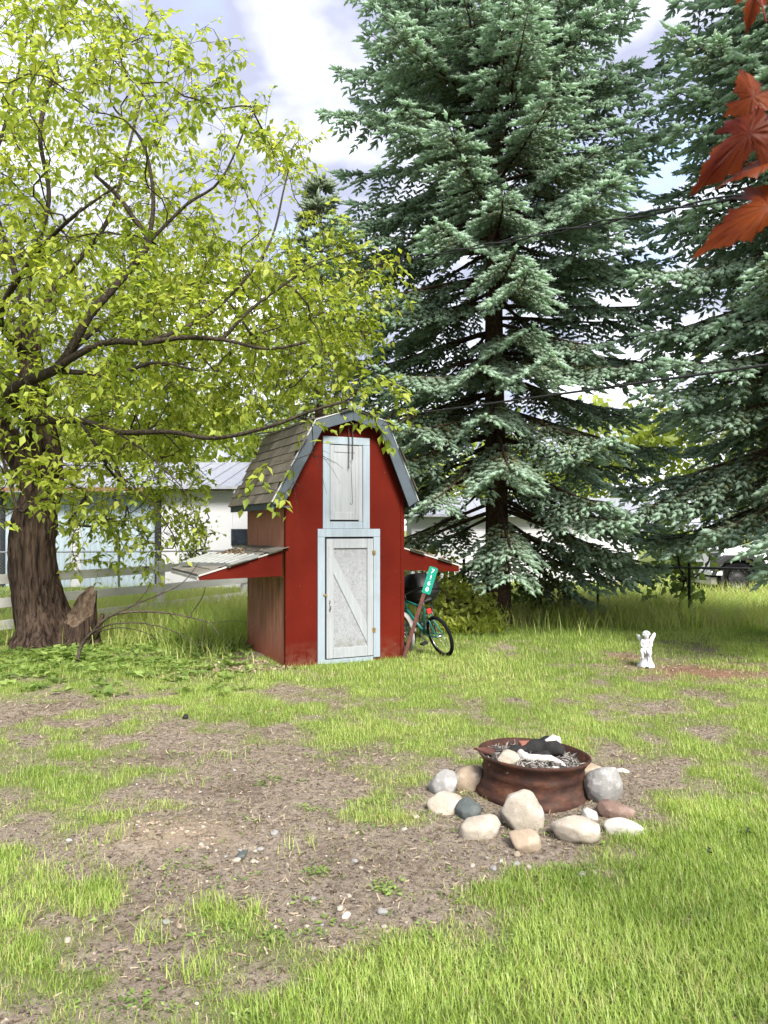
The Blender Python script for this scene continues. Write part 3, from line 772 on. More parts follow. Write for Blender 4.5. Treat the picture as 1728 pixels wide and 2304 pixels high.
for k, ch in enumerate('7160'):
    cu = bpy.data.curves.new('digit', 'FONT'); cu.body = ch; cu.size = 0.074; cu.align_x = 'CENTER'; cu.align_y = 'CENTER'; cu.extrude = 0.0006; cu.offset = 0.0012
    tmp = bpy.data.objects.new('digit_source', cu); C.objects.link(tmp)
    me = bpy.data.meshes.new_from_object(tmp.evaluated_get(bpy.context.evaluated_depsgraph_get()))
    bpy.data.objects.remove(tmp)
    me.materials.clear(); me.name = 'digit'
    o = link('digit', me, M['signwhite'], plate)
    cpos = pc + sdir * (0.112 - 0.0745 * k) + sfw * 0.0045
    yv = sdir; xv = sside; zv = sfw
    o.matrix_local = Matrix(((xv[0], yv[0], zv[0], cpos[0]), (xv[1], yv[1], zv[1], cpos[1]), (xv[2], yv[2], zv[2], cpos[2]), (0, 0, 0, 1)))

# ------------------------------------------------------------------ bicycles
def bicycle(name, lab, loc, heading, lean, frame, tyre, rad, rackwhite=False):
    """local x forward, rear wheel contact at the origin"""
    t = thing(name, lab, 'bicycle', loc, heading, 'bicycles parked beside the shed')
    t.rotation_euler = Matrix.Rotation(heading, 3, 'Z').to_euler()
    t.rotation_euler = (Matrix.Rotation(heading, 3, 'Z') @ Matrix.Rotation(-lean, 3, 'X')).to_euler()
    wb = 0.95 * rad / 0.26 * 0.9
    bb = (0.36, 0, rad + 0.0); head_t = (wb - 0.24, 0, rad + 0.40); head_b = (wb - 0.20, 0, rad + 0.28); seat_t = (0.20, 0, rad + 0.34); rear = (0, 0, rad); front = (wb, 0, rad)
    fr = MB().tube([bb, head_b], 0.021, 10).tube([seat_t, head_t], 0.014, 8).tube([bb, seat_t], 0.015, 8).tube([head_b, head_t], 0.018, 8)
    for s in (-1, 1):
        y = s * 0.05
        fr.tube([(0, y, rad), (0.17, s * 0.02, rad + 0.30), (seat_t[0], 0, seat_t[2] - .02)], 0.008, 6).tube([(0, y, rad), (bb[0], s * 0.025, bb[2])], 0.009, 6)
    fr.build('frame', M[frame], t, True)
    fk = MB().tube([head_b, (wb - 0.16, 0, rad + 0.24)], 0.014, 6)
    for s in (-1, 1): fk.tube([(wb - 0.16, 0, rad + 0.24), (wb - .14, s * 0.045, rad + 0.2), (wb, s * 0.045, rad)], 0.009, 6)
    fk.build('fork', M[frame], t, True)
    for cx in (0, wb):
        w = MB().torus((cx, 0, rad), rad - 0.022, 0.022, 1, 36, 8).build('wheel', M[tyre], t, True)
        MB().torus((cx, 0, rad), rad - 0.046, 0.0075, 1, 36, 6).build('rim', M['chrome'], w, True)
        sp_ = MB()
        for k in range(24):
            a = 2 * math.pi * k / 24; b = a + 0.5 * (1 if k % 2 else -1); yy = 0.025 * (1 if k % 4 < 2 else -1)
            sp_.tube([(cx + 0.02 * math.cos(b), yy, rad + 0.02 * math.sin(b)), (cx + (rad - .05) * math.cos(a), 0, rad + (rad - .05) * math.sin(a))], 0.0011, 3, False)
        sp_.build('spokes', M['chrome'], w)
        MB().tube([(cx, -0.045, rad), (cx, 0.045, rad)], 0.016, 8).build('hub', M['chrome'], w, True)
    sd = MB()
    ring = []
    for k, (x, wd_, z, th) in enumerate([(-.115, .05, .0, .02), (-.10, .068, .012, .035), (-.05, .066, .012, .038), (0.0, .038, .004, .03), (.06, .02, .004, .024), (.12, .012, 0, .018), (.13, .004, 0, .008)]):
        for a in np.linspace(0, 2 * math.pi, 10, endpoint=False): ring.append((seat_t[0] + x - .03, wd_ * math.cos(a), seat_t[2] + 0.11 + z + th * math.sin(a) * .6))
    n_ = 10
    sd.add(ring, [(i * n_ + k, i * n_ + (k + 1) % n_, (i + 1) * n_ + (k + 1) % n_, (i + 1) * n_ + k) for i in range(6) for k in range(n_)] + [tuple(range(10))[::-1], tuple(range(60, 70))])
    sd.build('saddle', M['black'], t, True)
    MB().tube([seat_t, (seat_t[0] - .015, 0, seat_t[2] + 0.10)], 0.011, 8).build('seat_post', M['chrome'], t, True)
    hb = MB().tube([head_t, (head_t[0] - .02, 0, head_t[2] + .06), (head_t[0] + .03, 0, head_t[2] + .07)], 0.012, 8)
    hb.tube([(head_t[0] - .1, -0.27, head_t[2] + .10), (head_t[0] - .02, -.2, head_t[2] + .10), (head_t[0] + .03, -0.06, head_t[2] + .07), (head_t[0] + .03, 0.06, head_t[2] + .07), (head_t[0] - .02, .2, head_t[2] + .10), (head_t[0] - .1, .27, head_t[2] + .10)], 0.011, 8)
    hb.build('handlebar', M['black'], t, True)
    MB().torus((bb[0], -0.045, bb[2]), 0.075, 0.006, 1, 28, 4).torus((bb[0], -0.045, bb[2]), 0.03, 0.012, 1, 16, 4).build('chainring', M['steel'], t)
    for s, a in ((-1, 0.6), (1, 0.6 + math.pi)):
        MB().beam((bb[0], s * .06, bb[2]), (bb[0] + .15 * math.cos(a), s * .065, bb[2] + .15 * math.sin(a)), 0.012, 0.022).build('crank', M['steel'], t)
        MB().box(bb[0] + .15 * math.cos(a) - .04, bb[0] + .15 * math.cos(a) + .04, s * .11 - .04, s * .11 + .04, bb[2] + .15 * math.sin(a) - .012, bb[2] + .15 * math.sin(a) + .012).build('pedal', M['black'], t, bevel=0.003)
    MB().tube([(bb[0], -.045, bb[2] + .075), (0, -.04, rad + .035)], 0.004, 4).tube([(bb[0], -.045, bb[2] - .075), (0, -.04, rad - .035)], 0.004, 4).build('drive_chain', M['steel'], t)
    MB().box(0.095, 0.115, -0.03, 0.03, rad + .285, rad + .345).build('reflector', M['redplastic'], t, bevel=0.004)
    br = MB()
    for s in (-1, 1): br.beam((0.115, s * .028, rad + .20), (0.11, s * .045, rad + .27), 0.012, 0.02)
    br.tube([(0.11, -.05, rad + .27), (0.13, 0, rad + .30), (0.11, .05, rad + .27)], 0.003, 4)
    br.build('rim_brake', M['chrome'], t)
    if rackwhite:
        g = MB(); k = 14
        vs = []
        for i in range(k + 1):
            a = R(60 + 110 * i / k)
            for y in (-.03, .03): vs.append(((rad + .03) * math.cos(a), y, rad + (rad + .03) * math.sin(a)))
        g.add(vs, [(2 * i, 2 * i + 1, 2 * i + 3, 2 * i + 2) for i in range(k)])
        m_ = g.build('mudguard', M['edge_white'], t, True).modifiers.new('thickness', 'SOLIDIFY'); m_.thickness = 0.003
    return t
bicycle('bicycle', 'teal bicycle with black tyres leaning beside the red shed', (0.745, 9.18, 0), R(119), R(17), 'teal', 'tyre', 0.262)
bicycle('bicycle', 'dark bicycle with pale tyres half hidden behind the shed corner', (0.30, 9.62, 0), R(117), R(10), 'navy', 'whitetyre', 0.235, True)

# black kettle grill in the shade under the side roof
gr = thing('kettle_grill', 'black kettle grill standing under the right side roof', 'grill', (0.50, 10.75, 0))
MB().lathe([(0.02, 0.46), (0.14, 0.49), (0.24, 0.57), (0.285, 0.66), (0.29, 0.70), (0.275, 0.70), (0.23, 0.60), (0.02, 0.5)], 28).build('bowl', M['black'], gr, True)
MB().lathe([(0.295, 0.705), (0.29, 0.74), (0.25, 0.83), (0.16, 0.90), (0.03, 0.925), (0.0, 0.925)], 28).build('lid', M['black'], gr, True)
MB().tube([(-.05, 0, .92), (-.05, 0, .965), (.05, 0, .965), (.05, 0, .92)], 0.008, 6).build('lid_handle', M['black'], gr, True)
for a in (30, 150, 270):
    MB().tube([(.2 * math.cos(R(a)), .2 * math.sin(R(a)), .52), (.3 * math.cos(R(a)), .3 * math.sin(R(a)), -0.01)], 0.013, 6).build('leg', M['black'], gr, True)
MB().lathe([(0.02, 0.16), (0.18, 0.17), (0.2, 0.2), (0.19, 0.2), (0.0, 0.18)], 24).build('ash_pan', M['black'], gr, True)

# ------------------------------------------------------------------ fire ring and its stones
FC = np.array([0.865, 4.43]); FZ = g0(*FC)
ring = thing('fire_ring', 'rusty steel wheel rim used as a fire pit ring', 'fire pit', (FC[0], FC[1], FZ))
prof = [(0.325, -0.02), (0.338, 0.0), (0.339, 0.02), (0.333, 0.032), (0.324, 0.04), (0.319, 0.055), (0.316, 0.07), (0.306, 0.082), (0.303, 0.1), (0.304, 0.125), (0.309, 0.134), (0.305, 0.15),
        (0.301, 0.163), (0.304, 0.18), (0.316, 0.20), (0.328, 0.216), (0.338, 0.228), (0.338, 0.236), (0.331, 0.242), (0.322, 0.238), (0.318, 0.228), (0.305, 0.205), (0.295, 0.19), (0.292, 0.16), (0.285, 0.13)]
n_ = 80; vs = []
for r, z in prof:
    for k in range(n_):
        a = 2 * math.pi * k / n_
        q = 0.004 * math.sin(3 * a + z * 9) + 0.003 * math.sin(7 * a + 2)
        vs.append(((r * .965 + q) * math.cos(a), (r * .965 + q) * math.sin(a), z))
mb = MB().add(vs, [(i * n_ + k, i * n_ + (k + 1) % n_, (i + 1) * n_ + (k + 1) % n_, (i + 1) * n_ + k) for i in range(len(prof) - 1) for k in range(n_)])
rim_o = mb.build('rim', M['rust'], ring, True)
rim_o.rotation_euler = (R(-1), R(2.6), 0)
# rusted-through lip piece on the left
MB().prism([(0, 0), (.1, .005), (.12, -.05), (.085, -.105), (.03, -.06)], (-0.335, 0.03, 0.262), (1, 0, 0), (0, 1, 0), (0, 0, -0.012)).build('torn_lip', M['post_rust'], ring, bevel=0.002)
# ash bed
k = 26; vs = []
for i in range(k + 1):
    for j in range(64):
        a = 2 * math.pi * j / 64; r = 0.287 * i / k
        vs.append((r * math.cos(a), r * math.sin(a), 0))
vs = np.array(vs); vs[:, 2] = 0.188 + 0.03 * (fbm2(vs[:, 0], vs[:, 1], 14, 4, 6) - .5) + 0.012 * (fbm2(vs[:, 0], vs[:, 1], 60, 3, 7) - .5)
fs = [(i * 64 + j, i * 64 + (j + 1) % 64, (i + 1) * 64 + (j + 1) % 64, (i + 1) * 64 + j) for i in range(k) for j in range(64)]
ash = MB().add(vs, fs).build('ash_bed', M['ashbed'], None, True, loc=(FC[0], FC[1], FZ))
ash.rotation_euler = (R(-1), R(2.6), 0)
tag(ash, 'grey ash and char filling the rusty fire ring', 'ash', kind='stuff')
nn_ = 1500
a = rng.uniform(0, 2 * math.pi, nn_); r = 0.275 * np.sqrt(rng.random(nn_))
Pw = np.stack([FC[0] + r * np.cos(a), FC[1] + r * np.sin(a), FZ + 0.192 + rng.random(nn_) * 0.02 - r * np.cos(a) * 0.045], 1)
D = rng.normal(size=(nn_, 3)); D[:, 2] *= 0.35
o = scatter('twig_debris', [(0, -.0022, 0), (.045, -.0015, .003), (.045, .0015, .003), (0, .0022, 0), (.02, 0, .006)], [(0, 1, 4), (1, 2, 4), (2, 3, 4), (3, 0, 4)], Pw, frames(D), M['ashtwig'], var=rng.random(nn_) ** 1.3)
tag(o, 'burnt twigs and straw bits lying on the ash', 'twigs', kind='stuff')

def rock_mesh(dims, seed, rough=0.22, flat=0.3, sub=4, chunk=0.0):
    bm = bmesh.new(); bmesh.ops.create_icosphere(bm, subdivisions=sub, radius=1)
    V = np.array([v.co[:] for v in bm.verts]); L = norm(V)
    s = np.array([seed * 3.7, seed * 1.3, seed * 5.1])
    d = 1 + rough * 2 * (fbm(L * 1.2 + s, 2, seed) - .5) + rough * 0.5 * (fbm(L * 3.5 + s, 3, seed + 5) - .5) + 0.06 * (fbm(L * 9 + s, 4, seed + 9) - .5)
    rs = np.random.default_rng(seed)
    for q in range(10):                     # facets worn on the stone
        nrm_ = norm(rs.normal(size=3)); lim = rs.uniform(0.72, 0.95) - chunk * 0.25
        dp = (L * nrm_).sum(1) * d; over = np.clip(dp - lim, 0, None); d = d - over * 0.8 / np.maximum((L * nrm_).sum(1), 0.3)
    V = L * d[:, None] * np.array(dims) / 2
    lo = -dims[2] / 2 * (1 - flat); V[:, 2] = np.where(V[:, 2] < lo, lo + (V[:, 2] - lo) * 0.2, V[:, 2])
    for v, c in zip(bm.verts, V): v.co = c
    me = bpy.data.meshes.new('stone'); bm.to_mesh(me); bm.free(); me.shade_smooth()
    return me
STONES = [  # pixel centre, width, height (photo pixels), material, depth ratio, roll, label
    (999, 1757, 72, 68, 'stoneB', 0.9, 0, 'grey speckled stone behind the pale block, left end of the fire ring'),
    (1008, 1801, 84, 68, 'stoneA', 0.8, 5, 'pale squarish stone at the left end of the circle round the fire ring'),
    (1058, 1750, 78, 62, 'stoneC', 0.8, -20, 'orange-tan stone touching the left back of the rusty ring'),
    (1055, 1822, 62, 52, 'stoneD', 0.9, 10, 'small dark blue-grey stone between two pale ones left of the ring'),
    (1077, 1863, 100, 60, 'stoneA', 0.7, -4, 'pale oblong stone lying in front of the blue-grey one'),
    (1177, 1832, 97, 86, 'stoneA', 0.8, 8, 'big rounded yellowish stone right against the front of the rusty ring'),
    (1182, 1888, 74, 60, 'stoneC', 0.9, 25, 'rough brown-tan stone standing in front of the big rounded one'),
    (1299, 1868, 108, 64, 'stoneA', 0.8, 6, 'broad pale stone with a dark fleck in front right of the ring'),
    (1327, 1834, 46, 30, 'stoneF', 0.7, 28, 'small thin white stone tilted on the right front of the ring'),
    (1384, 1821, 92, 46, 'stoneE', 0.6, 14, 'reddish brown stone behind the white oval at the right'),
    (1404, 1862, 90, 44, 'stoneF', 0.6, 3, 'smooth white oval stone at the right end with a rust spot'),
    (1360, 1765, 84, 96, 'stoneB', 0.8, 12, 'tall grey granite stone at the right back of the ring'),
    (1326, 1732, 66, 48, 'stoneC', 0.8, 0, 'pale tan stone behind the granite one, right of the ring'),
    (1398, 1731, 42, 13, 'stoneF', 0.6, 3, 'small flat white slab lying behind the granite stone')]
for i, (px, py, w, h, mt, dr_, roll, lab) in enumerate(STONES):
    d0 = gd(py + h / 2) + 0.02
    sx, sz = w / F * d0, h / F * d0
    dims = (sx * 1.07, max(sx * dr_, 0.05), sz * 1.06)
    dep = d0 + dims[1] * 0.2
    me = rock_mesh(dims, 11 + i * 7, 0.24, 0.15, 4, 0.45 if i in (0, 1, 6, 9) else 0.1)
    me.transform(Matrix.Rotation(R(roll), 4, 'Y'))
    zmin = min(v.co.z for v in me.vertices)
    x_ = (px - 864) / F * dep; g = g0(x_, dep)
    o = link('stone', me, M[mt], None, 0, (x_, dep, g - zmin - 0.02 - 0.06 * sz))
    tag(o, lab, 'stone', 'stones set round the fire ring')
# what lies in the ring
def inring(x, y, z): return (FC[0] + x, FC[1] + y, FZ + z)
o = link('rock', rock_mesh((0.15, 0.14, 0.10), 51, 0.25, 0.2, 4, 0.5), M['stoneC'], None, 0, inring(-0.155, -0.11, 0.235)); o.rotation_euler = (0.15, 0.2, 0.5)
tag(o, 'pinkish broken rock lying on the ash in the fire ring', 'rock')
o.data.materials[0] = M['stoneA']
def log_mesh(path, rad, seed, n=16, amp=0.45):
    mb = MB(); P_ = []
    p = np.array(path); t = np.linspace(0, 1, len(p)); tt = np.linspace(0, 1, 16)
    pp = np.stack([np.interp(tt, t, p[:, k]) for k in range(3)], 1); rr = np.interp(tt, t, rad)
    mb.tube(pp, rr, n); V = np.array(mb.v)
    nz = fbm(V * 22 + seed, 3, seed) - .5; nz2 = fbm(V * 70 + seed, 2, seed) - .5
    cen = np.repeat(pp, n, 0); dd = V - cen
    V = cen + dd * (1 + amp * 2 * nz + amp * nz2)[:, None]
    mb.v = [tuple(q) for q in V]; return mb
o = log_mesh([(-.05, .07, 0.03), (.03, .08, .04), (.12, .06, .045), (.19, .05, .035)], [.03, .062, .06, .028], 3).build('charred_log', M['char'], None, True, loc=inring(0.02, 0.03, 0.19)); tag(o, 'thick black charred log lying in the fire ring', 'log')
o = log_mesh([(.0, 0, 0), (.05, .01, .012), (.09, .015, .01)], [.02, .036, .02], 9, 12, .3).build('ash_crust', M['ash'], None, True, loc=inring(0.10, 0.085, 0.272)); tag(o, 'white ash crust on top of the thick charred log', 'ash')
o = log_mesh([(-.11, .05, .02), (-.06, .06, .03), (0.0, .07, .02), (.02, .06, 0)], [.022, .036, .03, .014], 5).build('charred_log', M['char'], None, True, loc=inring(-.01, .03, 0.20)); tag(o, 'shorter black charred stick end beside the brick in the ring', 'log')
o = log_mesh([(0, 0, 0), (.05, -.005, 0.01), (.08, -.02, .012), (.1, -.03, .01)], [.018, .03, .03, .02], 8).build('charred_log', M['char'], None, True, loc=inring(0.0, -.01, 0.215)); tag(o, 'small black lump of char below the brick in the ring', 'log')
o = log_mesh([(-.055, .035, .035), (-.065, .005, .03), (-.03, -.04, .02), (.04, -.05, .022), (.10, -.055, .018), (.145, -.10, .01), (.165, -.145, .005)], [.018, .026, .026, .02, .023, .018, .006], 6, 10, .15).build('burnt_branch', M['ash'], None, True, loc=inring(0, -0.0, 0.20)); tag(o, 'curved white burnt branch lying across the ash', 'branch')
o = MB().box(-.045, .045, -.03, .03, -.03, .03).build('brick', M['brick'], None, bevel=0.006, loc=inring(-.005, .13, .235)); o.rotation_euler = (.1, .05, .15); tag(o, 'reddish brick piece among the charred logs', 'brick')
o = link('rock', rock_mesh((0.05, 0.04, 0.03), 77, .2, .2, 3), M['stoneF'], None, 0, inring(0.10, -0.18, 0.205)); tag(o, 'small white chip by the front lip of the fire ring', 'rock')

# small pale stones on the bare dirt (each its own object)
SMALL = [(532, 1931, 22), (586, 1901, 18), (600, 1921, 14), (453, 1907, 13), (466, 1912, 12), (618, 1882, 20), (574, 1902, 12), (705, 2029, 16), (722, 2034, 12), (765, 2053, 20), (779, 2066, 22), (860, 2067, 26), (864, 2098, 16),
         (374, 2078, 20), (404, 2087, 16), (152, 2121, 20), (155, 1893, 14), (798, 1948, 18), (786, 2022, 14), (1140, 1920, 11), (1163, 1931, 22), (1063, 1953, 15), (1128, 1942, 11), (1110, 1958, 18), (1191, 1954, 18), (1309, 1971, 20), (1337, 1967, 14),
         (936, 1846, 17), (910, 1872, 13), (555, 1917, 12), (570, 1931, 18), (540, 1903, 11), (635, 1858, 12), (690, 2092, 14), (672, 2110, 10), (1162, 1950, 20), (1095, 1940, 9), (725, 2090, 11), (610, 2110, 10), (812, 1957, 12), (620, 2092, 10), (660, 1905, 9), (486, 1918, 10), (508, 1925, 11)]
protos = [rock_mesh((1, .8, .62), 200 + k, .2, .2, 3) for k in range(6)]
pm = []
for k, me in enumerate(protos):
    me.materials.append(M[('stoneA', 'stoneB', 'stoneC', 'stoneA', 'stoneF', 'stoneB')[k]])
for i, (px, py, w) in enumerate(SMALL):
    p = gat(px, py); s = w / F * p[1] * 1.05
    o = link('small_stone', protos[i % 6], None, None, 0, (p[0], p[1], g0(p[0], p[1]) + s * 0.12)); o.scale = (s, s, s); o.rotation_euler = (random.uniform(-.2, .2), random.uniform(-.2, .2), random.uniform(0, 6))
    lab = 'small pale stone by the shallow hole in the bare dirt' if (430 < px < 645 and py < 1945) else 'small pale stone on the dirt in front of the fire ring' if px > 1000 else 'small pale stone at the lower edge of the bare dirt' if py > 2000 and px > 650 else 'small pale stone among sparse grass at the lower left' if py > 2000 else 'small pale stone alone on the trodden dirt left of the fire ring'
    tag(o, lab, 'stone', 'small pale stones scattered on the bare dirt')
p = gat(537, 1921); o = MB().prism([(0, 0), (.055, .012), (.06, .03), (.02, .018)], (p[0] - .03, p[1], g0(p[0], p[1])), (1, 0, 0), (0, 0, 1), (0.01, .05, .01)).build('stone_wedge', M['stoneD'], bevel=0.004)
tag(o, 'grey wedge-shaped stone sticking out of the hole in the dirt', 'stone')
p = gat(418, 1617); o = link('dirt_clod', rock_mesh((.05, .045, .05), 91, .4, .1, 3), M['char'], None, 0, (p[0], p[1], .015)); tag(o, 'dark round clod lying on the bare patch left of the shed door', 'clod')

# ------------------------------------------------------------------ white cherub statue
sp0 = gat(1454, 1502); st = thing('cherub_statue', 'white winged cherub statue sitting on a rocky pedestal on the lawn', 'statue', (sp0[0], sp0[1], g0(sp0[0], sp0[1])), R(-12))
prof = [(0.092, 0), (0.095, .012), (0.085, .03), (0.07, .06), (.056, .095), (.048, .125), (.052, .145), (.062, .165), (.06, .185), (.045, .195), (0, .197)]
mb = MB().lathe(prof, 28); V = np.array(mb.v)
nz = fbm(V * 28, 3, 2) - .5; rad = np.linalg.norm(V[:, :2], axis=1)
V[:, :2] *= (1 + 0.55 * nz)[:, None] ; V[:, 2] += .012 * (fbm(V * 40 + 5, 2, 4) - .5) * (V[:, 2] > .02)
mb.v = [tuple(q) for q in V]; mb.build('pedestal', M['statue'], st, True)
MB().prism([(-.02, .012), (0, .026), (.022, .016), (.018, .006), (-.016, .006)], (-.005, -.112, 0), (1, 0, 0), (0, 0, 1), (0, .03, 0)).build('pedestal_hole', M['dark'], st)
def skin_body(name, nodes, edges, mat, parent, sub=2):
    me = bpy.data.meshes.new(name); me.from_pydata([q[:3] for q in nodes], edges, [])
    o = link(name, me, mat, parent)
    sk = o.modifiers.new('skin', 'SKIN'); sk.use_smooth_shade = True
    for v, q in zip(me.skin_vertices[0].data, nodes): v.radius = (q[3], q[3] if len(q) < 5 else q[4])
    me.skin_vertices[0].data[0].use_root = True
    ss = o.modifiers.new('sub', 'SUBSURF'); ss.levels = sub; ss.render_levels = sub
    return o
nodes = [(0, .01, .215, .036), (0, .008, .25, .034), (0, 0, .29, .036), (0, -.004, .318, .02), (0, -.01, .335, .03), (0, -.012, .362, .036), (0, -.008, .385, .026),
         (-.035, -.03, .205, .026), (-.06, -.085, .19, .02), (-.052, -.088, .15, .015), (-.05, -.088, .118, .012), (-.05, -.108, .11, .010),
         (.03, -.025, .2, .026), (.03, -.085, .2, .02), (.028, -.092, .155, .015), (.03, -.088, .12, .012), (.03, -.108, .11, .010),
         (-.042, .0, .298, .016), (-.058, -.012, .262, .013), (-.048, -.05, .235, .011), (-.025, -.066, .228, .010),
         (.042, .0, .298, .016), (.058, -.012, .262, .013), (.046, -.05, .236, .011), (.02, -.068, .228, .010)]
edges = [(0, 1), (1, 2), (2, 3), (3, 4), (4, 5), (5, 6), (0, 7), (7, 8), (8, 9), (9, 10), (10, 11), (0, 12), (12, 13), (13, 14), (14, 15), (15, 16), (2, 17), (17, 18), (18, 19), (19, 20), (2, 21), (21, 22), (22, 23), (23, 24)]
body = skin_body('body', nodes, edges, M['statue'], st)
hr = MB()
for k in range(26):
    a = k * 2.4; z = 1 - (k + .5) / 26 * 1.15; r_ = math.sqrt(max(0, 1 - z * z))
    c = (0.036 * r_ * math.cos(a), -.008 + .036 * r_ * math.sin(a) + .004, .366 + .034 * z)
    if c[1] < -.03 and c[2] < .385: continue
    hr.lathe([(0.0, -.010), (.008, -.007), (.011, 0), (.008, .007), (0, .010)], 7, c)
hr.build('hair', M['statue'], st, True)
fc = MB().lathe([(0, -.006), (.005, -.003), (.006, .003), (0, .008)], 8, (0, -.049, .352))
fc.tube([(-.010, -.045, .338), (0, -.048, .336), (.010, -.045, .338)], .0022, 5)
fc.build('face', M['statue'], st, True)
for s in (-1, 1):
    MB().lathe([(0, -.004), (.003, 0), (0, .004)], 6, (s * .013, -.046, .362)).build('eye', M['dark'], st, True)
for s in (-1, 1):
    pts = [(0, 0), (.05, .025), (.085, .07), (.096, .105), (.082, .118), (.058, .106), (.036, .082), (.018, .05), (.0, .03)]
    pts = [(0, -.04), (.03, -.055), (.052, -.04), (.058, 0), (.075, .03), (.098, .07), (.104, .105), (.09, .118), (.066, .104), (.04, .07), (.014, .03), (0, .01)]
    if s < 0: pts = [(a_ * .62, b_ * .8) for a_, b_ in pts]
    mb = MB().prism([(s * a_, b_) for a_, b_ in pts], (s * .022, .034, .262), (0.86, .35 * s, 0), (0, .12, 1), (0, .010, 0))
    w_ = mb.build('wing', M['statue'], st, bevel=0.003)
    fe = MB()
    for k in range(4): fe.tube([(s * (.045 + .004 * k), .030, .275 + .016 * k), (s * (.085 + .004 * k), .052, .31 + .016 * k)], .0028, 5)
    fe.build('feather_ridge', M['statue'], w_)
dr2 = MB()
for k in range(3): dr2.tube([(-.05 + .03 * k, -.03, .225), (-.03 + .03 * k, -.075, .205), (-.02 + .03 * k, -.1, .165)], [.012, .014, .008], 7)
dr2.build('drapery', M['statue'], st, True)
MB().tube([(.022, -.036, .335), (.032, -.04, .30), (.028, -.048, .262), (.016, -.06, .238)], .0032, 6).build('red_cord', M['ribbon'], st, True)
MB().tube([(-.05, -.018, .29), (-.06, -.03, .262), (-.05, -.045, .235)], .0028, 6).build('red_cord', M['ribbon'], st, True)

# ------------------------------------------------------------------ fences
def chain_fence(name, lab, p0, p1, height, npost, mat, dia=0.065, wire=0.0026, posts=None):
    p0, p1 = np.array(p0, float), np.array(p1, float); L = np.linalg.norm(p1 - p0); d = (p1 - p0) / L
    t = thing(name, lab, 'fence', p0, math.atan2(d[1], d[0]))
    for x in (posts if posts is not None else np.linspace(0, L, npost)):
        MB().lathe([(0.024, -.05), (0.024, height + .05), (0.03, height + .055), (0.026, height + .085), (0, height + .095)], 10, (x, .03, 0)).build('post', M[mat], t, True)
    MB().tube([(-.3, 0, height), (L / 2, 0, height - .006), (L + .3, 0, height)], 0.019, 8).build('top_rail', M[mat], t, True)
    mb = MB(); vs = []; fs = []
    nz_ = int(height / dia * 1); nw = int(L / dia); base = 0
    for i in range(nw):
        for k in range(nz_ * 2 + 1):
            x = i * dia + (dia * .5 if k % 2 else -dia * .5) + dia / 2; z = .03 + k * dia / 2; y = -.024 + (.003 if k % 2 else -.003)
            for a in (0, 2.1, 4.2): vs.append((x + wire * math.cos(a), y + wire * math.sin(a), z))
        m_ = nz_ * 2 + 1
        for k in range(m_ - 1):
            for q in range(3):
                fs.append((base + k * 3 + q, base + k * 3 + (q + 1) % 3, base + (k + 1) * 3 + (q + 1) % 3, base + (k + 1) * 3 + q))
        base += m_ * 3
    me = np_mesh('wire_mesh', vs, fs, M['wire'] if mat != 'fence_black' else M['fence_black'], t)
    me['kind'] = 'stuff'
    return t
fa = at(1043, 1190, 14.0); fb = at(1551, 1190, 12.75); fa[2] = fb[2] = 0
fd = (fb - fa) / np.linalg.norm(fb - fa); f0 = fa - fd * 1.5; f1 = fb + fd * 4
p1270 = None
pl_ = []
for px in (1043, 1270, 1345, 1551, 1790):
    k = (px - 864) / F; t_ = (k * f0[1] - f0[0]) / (fd[0] - k * fd[1]); pl_.append(t_)
chain_fence('chain_link_fence', 'black chain-link fence in tall grass behind the spruces', f0, f1, 0.9, 0, 'fence_black', posts=pl_)
chain_fence('chain_link_fence', 'grey chain-link fence in front of the pale blue house', (-9.5, 16.0, 0), (-2.3, 17.6, 0), 1.05, 5, 'wire', 0.07, 0.003)
# rail fence
rf0 = np.array([-4.67, 12, 0]); rfd = np.array([1.82, 3.6, 0]); rL = np.linalg.norm(rfd); rfd /= rL
rf = thing('rail_fence', 'weathered white three-rail board fence left of the shed', 'fence', rf0 - rfd * 3.6, math.atan2(rfd[1], rfd[0]))
offs = [3.6 + rL * .39 + 2.4 * k for k in (-2, -1, 0, 1, 2)]
for x in offs: MB().box(x - .055, x + .055, -.05, .05, -.1, .98).build('post', M['board'], rf, bevel=0.006)
for k in range(4):
    for z in (.2, .52, .85):
        MB().beam((offs[k] + .004, -.068, z + random.uniform(-.012, .012)), (offs[k + 1] - .004, -.068, z + random.uniform(-.012, .012)), 0.028, 0.135).build('rail', M['board'], rf, bevel=0.004)

# ------------------------------------------------------------------ neighbouring houses
hs = thing('neighbour_house', 'pale blue ribbed house with low metal roof beyond the left tree', 'house', (-11, 20, 0))
def wall_ribbed(x0, x1, z0, z1, mat, nm='wall'):
    mb = MB(); n_ = int((x1 - x0) / .15); vs = []; fs = []; prof = [(0, 0), (.06, 0), (.075, -.03), (.10, -.03), (.115, 0)]
    xs_ = []
    for i in range(n_):
        for a_, b_ in prof: xs_.append((x0 + i * .15 + a_, b_))
    xs_.append((x1, 0))
    for x, y in xs_: vs += [(x, y, z0), (x, y, z1)]
    return mb.add(vs, [(2 * i, 2 * i + 2, 2 * i + 3, 2 * i + 1) for i in range(len(xs_) - 1)]).build(nm, M[mat], hs)
